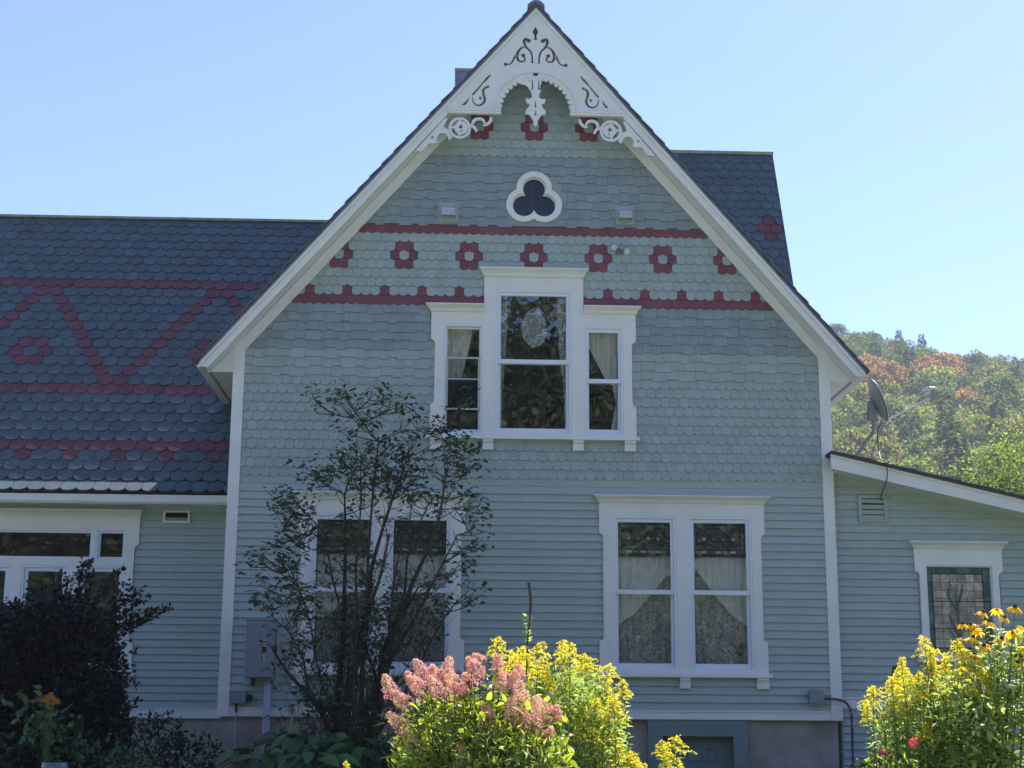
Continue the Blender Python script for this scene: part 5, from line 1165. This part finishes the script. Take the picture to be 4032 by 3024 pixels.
# ---------------- goldenrod ----------------
def grod(seed, H=1.8, lean=.1, bl=1.0):
    """stem with lance leaves, plume of arching branchlets of tiny florets; top at (0,0,0)"""
    rn = random.Random(seed); random.seed(seed); sb = MB(); lb2 = MB(); fl2 = MB()
    lx, ly = rn.uniform(-lean, lean), rn.uniform(-lean, lean)
    st_ = lambda t: Vector((lx*(t*t-1)*H*.5, ly*(t*t-1)*H*.5, (t-1)*H))
    sb.tube([tuple(st_(k/8)) for k in range(9)], [.0055-.0004*k for k in range(9)], 5, cap=False)
    n_ = 74
    for k in range(n_):
        t = .30+.66*k/n_; a_ = k*2.4+rn.random(); p = st_(t); l_ = .085*(1.15-.55*t)*rn.uniform(.8, 1.2)
        d = Vector((math.cos(a_), math.sin(a_), rn.uniform(.1, .9))); leafquad(lb2, p, d, .0135, l_, Vector((0, 0, 1)), droop=.35)
    nb = 15
    for k in range(nb):
        t = k/nb; a_ = k*2.4+rn.random()*.6; p0 = st_(.915+.075*t); L_ = .105*(1-.72*t)*bl*rn.uniform(.8, 1.15)
        d = Vector((math.cos(a_), math.sin(a_), 0)); pts_ = [p0+d*L_*u+Vector((0, 0, L_*(.75*u-.75*u*u))) for u in (0, .25, .5, .75, 1)]
        sb.tube([tuple(q) for q in pts_], .0014, 3, cap=False)
        for j in range(int(46*(1-.45*t))):
            u = .18+.82*rn.random(); i_ = min(3, int(u*4)); q = pts_[i_].lerp(pts_[i_+1], u*4-i_)+Vector((0, 0, .004))+rv(.0045)
            leafquad(fl2, q, rv(1).normalized()+Vector((0, 0, .5)), .0085, .011)
    for j in range(26): leafquad(fl2, st_(.985)+rv(.006)+Vector((0, 0, .01)), rv(1), .006, .008)
    return sb.mesh('stem', M['stem']), lb2.mesh('leaves', M['gleaf']), fl2.mesh('plume', M['gflower'])
GP = [grod(100+i, bl=(1.0, .8, 1.2, .7, 1.35, .55)[i]) for i in range(6)]
def place_grod(x, y, z, label, group, k=1.0, v_=None):
    i = random.randrange(6) if v_ is None else v_
    t = thing('goldenrod', label, 'goldenrod', (x, y, z), group); t.rotation_euler = (random.uniform(-.10, .10), random.uniform(-.10, .10), random.random()*6.28); t.scale = (k, k, k)
    for me, n_ in zip(GP[i], ('stem', 'leaves', 'plume')): 
        o = link(me, n_, t)
        if n_ != 'stem': o['kind'] = 'stuff'
    return t
ORD = ['first', 'second', 'third', 'fourth', 'fifth', 'sixth', 'seventh', 'eighth', 'ninth', 'tenth', 'eleventh', 'twelfth', 'thirteenth', 'fourteenth', 'fifteenth', 'sixteenth', 'seventeenth', 'eighteenth', 'nineteenth', 'twentieth',
       'twenty-first', 'twenty-second', 'twenty-third', 'twenty-fourth', 'twenty-fifth', 'twenty-sixth', 'twenty-seventh', 'twenty-eighth', 'twenty-ninth', 'thirtieth', 'thirty-first', 'thirty-second', 'thirty-third', 'thirty-fourth', 'thirty-fifth', 'thirty-sixth', 'thirty-seventh', 'thirty-eighth']
def row(lst, y0, spread, where, group, kk=1.0):
    med = sorted(z for x, z in lst)[len(lst)//2]; lst = sorted(lst)
    hi = [p for p in lst if p[1] >= med]; lo = [p for p in lst if p[1] < med]
    for sub, wd in ((hi, 'taller'), (lo, 'lower')):
        for i, (x, z) in enumerate(sub):
            random.seed(int(abs(x)*1000)+int(z*100)); place_grod(x, y0+random.uniform(-spread, spread), z+.03, 'goldenrod plume, %s from left of the %s ones %s' % (ORD[i], wd, where), group, kk*random.uniform(.85, 1.1))
row(GROD_C, -10.6, .30, 'right of the pink hydrangea', 'goldenrods in the central clump')
row(GROD_M, -10.9, .15, 'along the bottom edge', 'small goldenrods along the bottom edge', .8)
row(GROD_R, -10.8, .30, 'in the right-hand clump', 'goldenrods in the right-hand clump')
# green mass of leafy goldenrod stems without bloom between the plumes
def mass(name, label, cx, cy, cz, rx, ry, rz, n_, ll, ww, mats, seed, shape=None, group=None):
    random.seed(seed); t = thing(name, label, 'foliage', (cx, cy, cz-rz)); 
    for mt_, frac, nm_ in mats:
        fb2 = MB()
        for _ in range(int(n_*frac)):
            d = rv(1).normalized(); k = random.random()**.4; q = Vector((cx+d.x*rx*k, cy+d.y*ry*k, cz+d.z*rz*k))
            if shape and not shape(q.x, q.z): continue
            leafquad(fb2, q, (Vector((0, 0, .55))+rv(.8)).normalized(), ww*random.uniform(.7, 1.3), ll*random.uniform(.6, 1.3), droop=.2)
        o = fb2.build(nm_, M[mt_], t); o['kind'] = 'stuff'
    sb2 = MB()
    for _ in range(60):
        x = cx+random.uniform(-.9, .9)*rx; sb2.tube([(x, cy, cz-rz-.4), (x+random.gauss(0, .05), cy+random.gauss(0, .1), cz+rz*random.uniform(-.2, .7))], [.005, .002], 4, cap=False)
    o = sb2.build('stems', M['stem'], t); o['kind'] = 'stuff'; return t
mass('leafy_thicket', 'dense narrow-leaved green thicket under the goldenrod at the centre', .68, -10.55, .95, .34, .35, .42, 4200, .060, .011, (('gleaf', .85, 'foliage'), ('glintleaf', .15, 'glint_foliage')), 61)  # a share of the leaves is whitened to stand for glints
mass('leafy_thicket', 'yellow-green narrow-leaved thicket below the pink hydrangea', .14, -11.5, .80, .50, .22, .22, 2400, .055, .013, (('gleaf', .5, 'foliage'), ('hyd', .4, 'broad_foliage'), ('glintleaf', .1, 'glint_foliage')), 62)
mass('leafy_thicket', 'leafy green thicket under the goldenrod on the right', 2.92, -10.7, .98, .42, .35, .34, 4200, .055, .012, (('gleaf', .62, 'foliage'), ('hyd', .2, 'broad_foliage'), ('glintleaf', .18, 'glint_foliage')), 63)
mass('leafy_thicket', 'shaded brownish undergrowth at the bottom right corner', 3.0, -10.4, .70, .65, .35, .22, 3000, .05, .014, (('dgreen', .6, 'foliage'), ('hyd', .4, 'sun_toned_foliage')), 64)  # brighter leaves mixed in: sunlight put into the leaf colour
mass('leafy_thicket', 'sparse sunlit sprigs at the bottom edge left of the right-hand clump', 2.50, -11.2, .72, .26, .2, .14, 600, .045, .02, (('hyd', .6, 'foliage'), ('dgreen', .4, 'shade_toned_foliage')), 65)  # darker leaves mixed in: shade put into the leaf colour
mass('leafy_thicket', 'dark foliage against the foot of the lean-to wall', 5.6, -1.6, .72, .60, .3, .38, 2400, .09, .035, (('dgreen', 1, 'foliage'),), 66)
# tall coneflowers at right
random.seed(71)
def rud_head(seed):
    random.seed(seed); pb = MB(); n_ = 11
    for k in range(n_):
        a_ = 6.283*k/n_+random.uniform(-.1, .1); d = Vector((math.cos(a_), math.sin(a_), random.uniform(-.75, -.15))); leaf6(pb, Vector((math.cos(a_)*.008, math.sin(a_)*.008, 0)), d, .019, random.uniform(.036, .048), Vector((0, 0, 1)), 0, .3)
    cb = MB().tube([(0, 0, -.004), (0, 0, .004), (0, 0, .012), (0, 0, .018)], [.009, .012, .010, .004], 8)
    return pb.mesh('petals', M['petal']), cb.mesh('cone', M['cone'])
RH = [rud_head(80+i) for i in range(4)]
rb_ = thing('tall_coneflower', 'tall plant with drooping orange-yellow daisy flowers at the right edge', 'coneflower', (3.15, -10.9, -.4)); sb = MB(); fb = MB(); RB = Vector((3.10, -10.9, -.4)); o0 = Vector((3.15, -10.9, -.4))
for i, (x, z) in enumerate(RUDB):
    p = Vector((x, -10.95+random.uniform(-.2, .2), z)); h = RH[i % 4]; rot = (random.uniform(-.5, .5), random.uniform(-.5, .5), random.random()*6)
    f1 = link(h[0], 'flower_head', rb_, tuple(p-o0)); f1.rotation_euler = rot; s_ = random.uniform(.85, 1.2); f1.scale = (s_,)*3
    c1 = link(h[1], 'flower_cone', f1); 
    mid = RB.lerp(p, .6)+rv(.05); path = catmull([tuple(RB+rv(.04)), tuple(mid), tuple(p)], 8); sb.tube(path, [.006-.0005*j for j in range(len(path))], 4, cap=False)
    for j in range(26):
        u = random.uniform(.5, .97); q = Vector(path[min(len(path)-1, int(u*(len(path)-1)))])+rv(.03); leaf6(fb, q, Vector((random.gauss(0, 1), random.gauss(0, 1), random.uniform(-.4, .4))), .026, .060, Vector((random.uniform(-.4, .4), random.uniform(-.4, .4), 1)), 0, .35)
for k in range(1500):
    x = random.uniform(2.80, 3.60); z = random.uniform(.75, 1.50)
    if z > 1.15+.9*(x-2.8): continue
    leaf6(fb, Vector((x, -10.9+random.gauss(0, .2), z)), rv(1), .028, .058*random.uniform(.6, 1.2), Vector((random.uniform(-.6, .6), random.uniform(-.6, .6), 1)), 0, .3)
sb.build('stems', M['stem'], rb_, kind='stuff'); fb.build('foliage', M['gleaf'], rb_, kind='stuff'); fb = MB()
for k in range(420):
    x = random.uniform(2.85, 3.60); z = random.uniform(.95, 1.55)
    if z > 1.20+.9*(x-2.8): continue
    leaf6(fb, Vector((x, -11.0+random.gauss(0, .2), z)), rv(1), .022, .040*random.uniform(.6, 1.2), Vector((random.uniform(-.6, .6), random.uniform(-.6, .6), 1)), 0, .3)
fb.build('glint_foliage', M['glintleaf'], rb_, kind='stuff')  # whitened leaves scattered in place of sun glints
# rose pink flowers at bottom right
for i, (x, z, lab) in enumerate(((2.42, .885, 'left of the undergrowth'), (2.60, .93, 'deep among the undergrowth'))):
    t = thing('pink_flower_plant', 'small bright pink flower at the bottom right, %s' % lab, 'flower', (x, -11.1, .5))
    for k in range(5):
        c_ = Vector((x+random.gauss(0, .018), -11.15, z+random.gauss(0, .010))); pb = MB()
        for j in range(5): a_ = j*1.257; leafquad(pb, c_, Vector((math.cos(a_), -.3, math.sin(a_))), .012, .018, Vector((0, -1, .2)))
        pb.build('flower', M['magenta'], t)
    sb = MB().tube([(x, -11.1, .5), (x, -11.13, z)], .002, 4); sb.build('stem', M['stem'], t)
# dead twig standing over the hydrangea, with a few leaves
t = thing('dead_stalk', 'tall bare brown stalk rising above the flowers at the centre', 'stalk', (.42, -10.9, 1.2)); 
MB().tube(catmull([(.415, -10.9, 1.3), (.420, -10.9, 1.50), (.432, -10.9, 1.62), (.436, -10.9, 1.74), (.426, -10.9, 1.82), (.424, -10.9, 1.836)], 24), [.005+.004*min(1, max(0, (k-6)/6)) for k in range(26)], 6).build('stalk', M['bark'], t)
fb = MB()
for k in range(26):
    z = 1.44+.20*random.random(); leafquad(fb, Vector((.418, -10.9, z)), Vector((random.gauss(0, 1), random.gauss(0, 1), .6)), .016, .034)
fb.build('leaves', M['gleaf'], t, kind='stuff')
# pale twigs by the lean-to foot
t = thing('bare_twigs', 'pale bare twigs sticking out left of the right-hand clump', 'twigs', (2.75, -9.8, .9)); sb = MB()
for a_, b_ in (((2.95, -9.8, 1.02), (2.42, -9.8, 1.17)), ((2.95, -9.8, 1.0), (2.52, -9.8, 1.12)), ((2.95, -9.8, .98), (2.48, -9.8, 1.13)), ((2.9, -9.8, .95), (2.45, -9.8, 1.06)), ((2.9, -9.8, .93), (2.56, -9.8, 1.05))):
    sb.tube([a_, tuple((Vector(a_)+Vector(b_))/2+rv(.012)), b_], [.004, .003, .0015], 4)
sb.build('twig', M['deadstem'], t, kind='stuff')
# dark garden stake finials
t = thing('garden_stake', 'dark ornamental stake tip standing among the goldenrod at the centre', 'garden stake', (.62, -10.4, 0))
MB().tube([(.62, -10.4, 0), (.615, -10.4, 1.30)], .006, 6).build('rod', M['blackpl'], t); flat(ribbon([(.585, 1.30), (.605, 1.36), (.62, 1.40), (.632, 1.44)], (.004, .011, .009, .002), 12), [], -10.404, -10.396).build('leaf_finial', M['blackpl'], t)
t = thing('garden_stake', 'dark squarish stake tip just behind the pink flowers', 'garden stake', (.34, -10.3, 0))
MB().tube([(.34, -10.3, 0), (.34, -10.3, 1.33)], .006, 6).build('rod', M['blackpl'], t); flat([(.315, 1.30), (.35, 1.30), (.362, 1.355), (.358, 1.405), (.335, 1.40), (.325, 1.35)], [], -10.304, -10.296).build('leaf_finial', M['blackpl'], t)
t = thing('garden_lantern', 'dark tapered lantern top behind the right-hand goldenrods', 'lantern', (4.29, -5.0, .2))
MB().tube([(4.29, -5, .2), (4.29, -5, 1.47)], .02, 8).build('post', M['blackpl'], t); MB().tube([(4.29, -5, 1.47), (4.29, -5, 1.49), (4.29, -5, 1.61)], [.075, .085, .055], 4).build('lamp_cap', M['brown'], t)

# ---------------- wooded hill ----------------
def hz(x, y):
    t = (y-330)/(620-330)
    xr = 1-((x-120)/260)**2 if abs(x-120) < 260 else 0
    top = 156-.185*(x-157)*(.9 if x > 157 else .25)
    top = max(2, top)
    u = max(0, min(1.0, t)); u2 = u if u < .92 else .92+.08*math.sin((u-.92)/.08*1.57)
    h = (52+(top-52)*u2) if y >= 330 else 52*max(0, (y-120)/210)
    if y > 620: h = top-.12*(y-620)
    edge = max(0, min(1, (x+150)/120))*max(0, min(1, (700-x)/150)); return max(0, h)*edge
sheet('wooded_hill', [-160+20*i for i in range(45)], [115+20*i for i in range(40)], lambda x, y: hz(x, y)-.5, 'hillsoil')
HM = {}
def hm(n_, c_, c2): HM[n_] = leafmat('hill_'+n_, tuple(q*1.0 for q in c_), tuple(q*1.6 for q in c2), trans=.4, rough=.7, spec=.15, var=.4)
hm('green', (.055, .085, .03), (.105, .14, .045)); hm('deep', (.03, .058, .028), (.06, .095, .04)); hm('lime', (.13, .17, .045), (.20, .24, .07)); hm('rust', (.17, .095, .05), (.27, .15, .075)); hm('wine', (.11, .045, .045), (.18, .075, .06)); hm('olive', (.12, .12, .045), (.19, .175, .07)); hm('conifer', (.03, .06, .04), (.05, .085, .05))
def crown(seed, kind):
    random.seed(seed); fb2 = MB()
    if kind == 'conifer':
        for k in range(1500):
            t = 1-random.random()**.55; r = 3.2*(1-t)*(.45+.55*random.random())+.15*math.sin(t*40)*(1-t); a_ = random.random()*6.283
            p = Vector((r*math.cos(a_), r*math.sin(a_), 1+t*14)); d = Vector((math.cos(a_), math.sin(a_), -.35)); leafquad(fb2, p, d, .5, .9, Vector((0, 0, 1)))
    else:
        lob = []
        for k in range(26):
            a_ = random.random()*6.283; u = random.uniform(-.5, 1); r = math.sqrt(max(0, 1-u*u))
            lob.append((Vector((math.cos(a_)*r*3.7, math.sin(a_)*r*3.7, 7.2+u*3.6)), random.uniform(1.2, 2.1)))
        for c_, R_ in lob:
            for k in range(78):
                d = rv(1).normalized(); d.z = abs(d.z)*.8+d.z*.2; p = c_+d.normalized()*R_*random.uniform(.82, 1.05); leafquad(fb2, p, (d+rv(.9)).normalized(), .48, .62, d+rv(.3))
    return fb2
KINDS = ['green', 'deep', 'lime', 'rust', 'wine', 'olive', 'conifer']
CR = {}
for k in KINDS:
    CR[k] = [crown(200+i+KINDS.index(k)*10, k).mesh('crown', HM[k]) for i in range(2)]
TRK = MB().tube([(0, 0, -1.5), (0, 0, 4), (.2, 0, 8)], [.35, .25, .12], 5).mesh('trunk', M['bark'])
NAME = {'green': 'mid-green broadleaf tree', 'deep': 'deep green broadleaf tree', 'lime': 'bright lime-green broadleaf tree', 'rust': 'rust-orange autumn tree', 'wine': 'wine-red autumn tree', 'olive': 'olive-yellow broadleaf tree', 'conifer': 'dark pointed conifer'}
def proj(p):
    v = Vector(p)-Vector((0, -20, 1)); w_ = v.dot(f_); return 2016+6048*v.dot(r_)/w_, 1512-6048*v.dot(u_)/w_
random.seed(91); T = []
yy = 285
while yy < 640:
    sp = 8.2+(yy-340)*.006; x = .105*(yy+20)*2-20
    x = 62+(yy-350)*.16; xe = 150+(yy-350)*.46
    x -= random.random()*6
    while x < xe:
        px, py = x+random.uniform(-2.5, 2.5), yy+random.uniform(-3, 3); z = hz(px, py)-(2.5 if py < 420 else 1.0); T.append((px, py, z)); x += sp*random.uniform(.85, 1.25)
    yy += 11.5+(yy-350)*.012
lab = []
for x, y, z in T:
    u, v = proj((x, y, z+8))
    if u < 3180 or u > 4180 or v > 2080: continue
    hN = (v-1280)/700       # 0 top, 1 bottom
    r = random.random()
    band = 'skyline' if y > 575 else 'upper' if y > 500 else 'middle' if y > 420 else 'lower'
    if band == 'lower': k = 'lime' if r < .30 else 'green' if r < .64 else 'olive' if r < .86 else 'conifer' if r < .93 else 'deep'
    elif band == 'middle': k = 'conifer' if r < .10 else 'green' if r < .34 else 'deep' if r < .48 else 'rust' if r < .68 else 'olive' if r < .88 else 'lime'
    elif band == 'upper': k = 'rust' if r < .14 else 'deep' if r < .46 else 'green' if r < .72 else 'wine' if r < .84 else 'olive' if r < .92 else 'conifer'
    else: k = 'green' if r < .40 else 'deep' if r < .62 else 'wine' if r < .74 else 'olive' if r < .88 else 'rust' if r < .96 else 'conifer'
    lab.append((band, k, u, x, y, z))
WH = {'skyline': 'along hill skyline', 'upper': 'upper hill slope', 'middle': 'middle hill slope', 'lower': 'foot of hill'}
print('HILL TREES', len(lab))
cnt = {}
for band, k, u, x, y, z in sorted(lab, key=lambda t_: t_[2]):
    i = cnt.get((band, k), 0); cnt[band, k] = i+1
    t = thing('conifer_tree' if k == 'conifer' else 'hillside_tree', '%s, %s from left of its colour, %s' % (NAME[k], ORD[min(i, 37)], WH[band]), 'tree', (x, y, z), 'trees on the wooded hill')
    s_ = random.uniform(.8, 1.25); s_ *= 1.22; t.scale = (s_*random.uniform(.9, 1.15)*(1.25 if k == 'conifer' else 1), s_*(1.25 if k == 'conifer' else 1), s_*random.uniform(.85, 1.15)*(1.3 if k == 'conifer' else 1)); t.rotation_euler = (0, 0, random.random()*6.28)
    o = link(random.choice(CR[k]), 'crown', t); o['kind'] = 'stuff'; link(TRK, 'trunk', t)
# the same wood going on left and right of what the photograph shows: one mass
random.seed(95); wd = {k: MB() for k in ('green', 'deep', 'olive', 'rust')}
yy = 262
while yy < 650:
    x = -150
    while x < 470:
        px, py = x+random.uniform(-4, 4), yy+random.uniform(-4, 4); z = hz(px, py)
        if z > 8:
            u, v = proj((px, py, z+8))
            if not (3150 < u < 4200):
                mb = wd[random.choice(('green', 'green', 'deep', 'olive', 'rust'))]; s_ = random.uniform(.85, 1.35)
                for q in range(85):
                    d = rv(1).normalized(); d.z = abs(d.z)*.7+d.z*.3; leafquad(mb, Vector((px, py, z+5.5*s_))+Vector((d.x*5.2, d.y*5.2, d.z*5.5))*s_*random.uniform(.75, 1.05), (d+rv(.8)).normalized(), 1.7, 2.2, d)
        x += 12.5*random.uniform(.8, 1.2)
    yy += 15
t = thing('hillside_wood', 'dense autumn wood covering the rest of the hill', 'wood', (150, 300, 40)); t['kind'] = 'stuff'
for k, mb in wd.items():
    o = mb.build('crowns', HM[k], t); o['kind'] = 'stuff'
# nearer trees just over the lean-to roof
random.seed(97)
for x, y, z0, s_, k, lb_ in ((24.5, 46, 2.0, .95, 'green', 'near sparkling bright green tree just over the lean-to roof at the right edge'), (18.5, 52, 1.0, .88, 'olive', 'near olive-green tree top showing over the middle of the lean-to roof'), (29.5, 58, 2.6, 1.15, 'lime', 'near yellow-green tree behind the bright green one at the right edge')):
    t = thing('garden_tree', lb_, 'tree', (x, y, z0), 'near trees behind the lean-to'); fb2 = MB()
    for k2 in range(20):
        a_ = random.random()*6.283; u = random.uniform(-.5, 1); r = math.sqrt(max(0, 1-u*u)); c_ = Vector((x+math.cos(a_)*r*3.7*s_, y+math.sin(a_)*r*3.7*s_, z0+(7.2+u*3.6)*s_)); R_ = random.uniform(1.2, 2.1)*s_
        for j in range(420):
            d = rv(1).normalized(); p = c_+d*R_*random.random()**.5; leafquad(fb2, p, rv(1), .12, .18)
    o = fb2.build('crown', HM[k], t); o['kind'] = 'stuff'
    MB().tube([(x, y, -1), (x, y, z0+7*s_)], [.25, .1], 6).build('trunk', M['bark'], t)
sheet('added_reflection_bank', [-140+14*i for i in range(21)], [-150+5*i for i in range(17)], lambda x, y: -.6+38*min(1, max(0, (-72-y)/50))*max(0, 1-(abs(x)/150)**4), 'hillsoil')  # unseen bank, added to close sky gaps in the window reflections
# trees behind the photographer, seen mirrored in the panes
random.seed(99); fb2 = MB(); fb3 = MB(); fb4 = MB()
for k in range(1000):
    x = random.uniform(-50, 52); y = -62+random.uniform(-7, 7); top = 24+3*math.sin(x*.13)+2*math.sin(x*.37+2); z = random.uniform(0, top)
    c_ = Vector((x, y+(-3 if z > top*.7 else 0), z)); R_ = random.uniform(1.8, 3.2); q_ = (fb2, fb3, fb4)[(k*7) % 3]
    for j in range(120):
        d = rv(1).normalized(); leafquad(random.choice((fb2, fb2, fb3, fb4)), c_+d*R_*random.random()**.4, rv(1), .38, .55)
t = thing('mirrored_trees', 'band of trees behind the viewpoint, mirrored in the window panes', 'trees', (0, -52, 0)); t['kind'] = 'stuff'
hm('road_a', (.06, .08, .055), (.085, .10, .07)); hm('road_b', (.10, .10, .075), (.13, .125, .09)); hm('road_c', (.03, .042, .034), (.045, .06, .045))
for b_, m_ in ((fb2, 'road_a'), (fb3, 'road_b'), (fb4, 'road_c')):
    o = b_.build('foliage', HM[m_], t); o['kind'] = 'stuff'
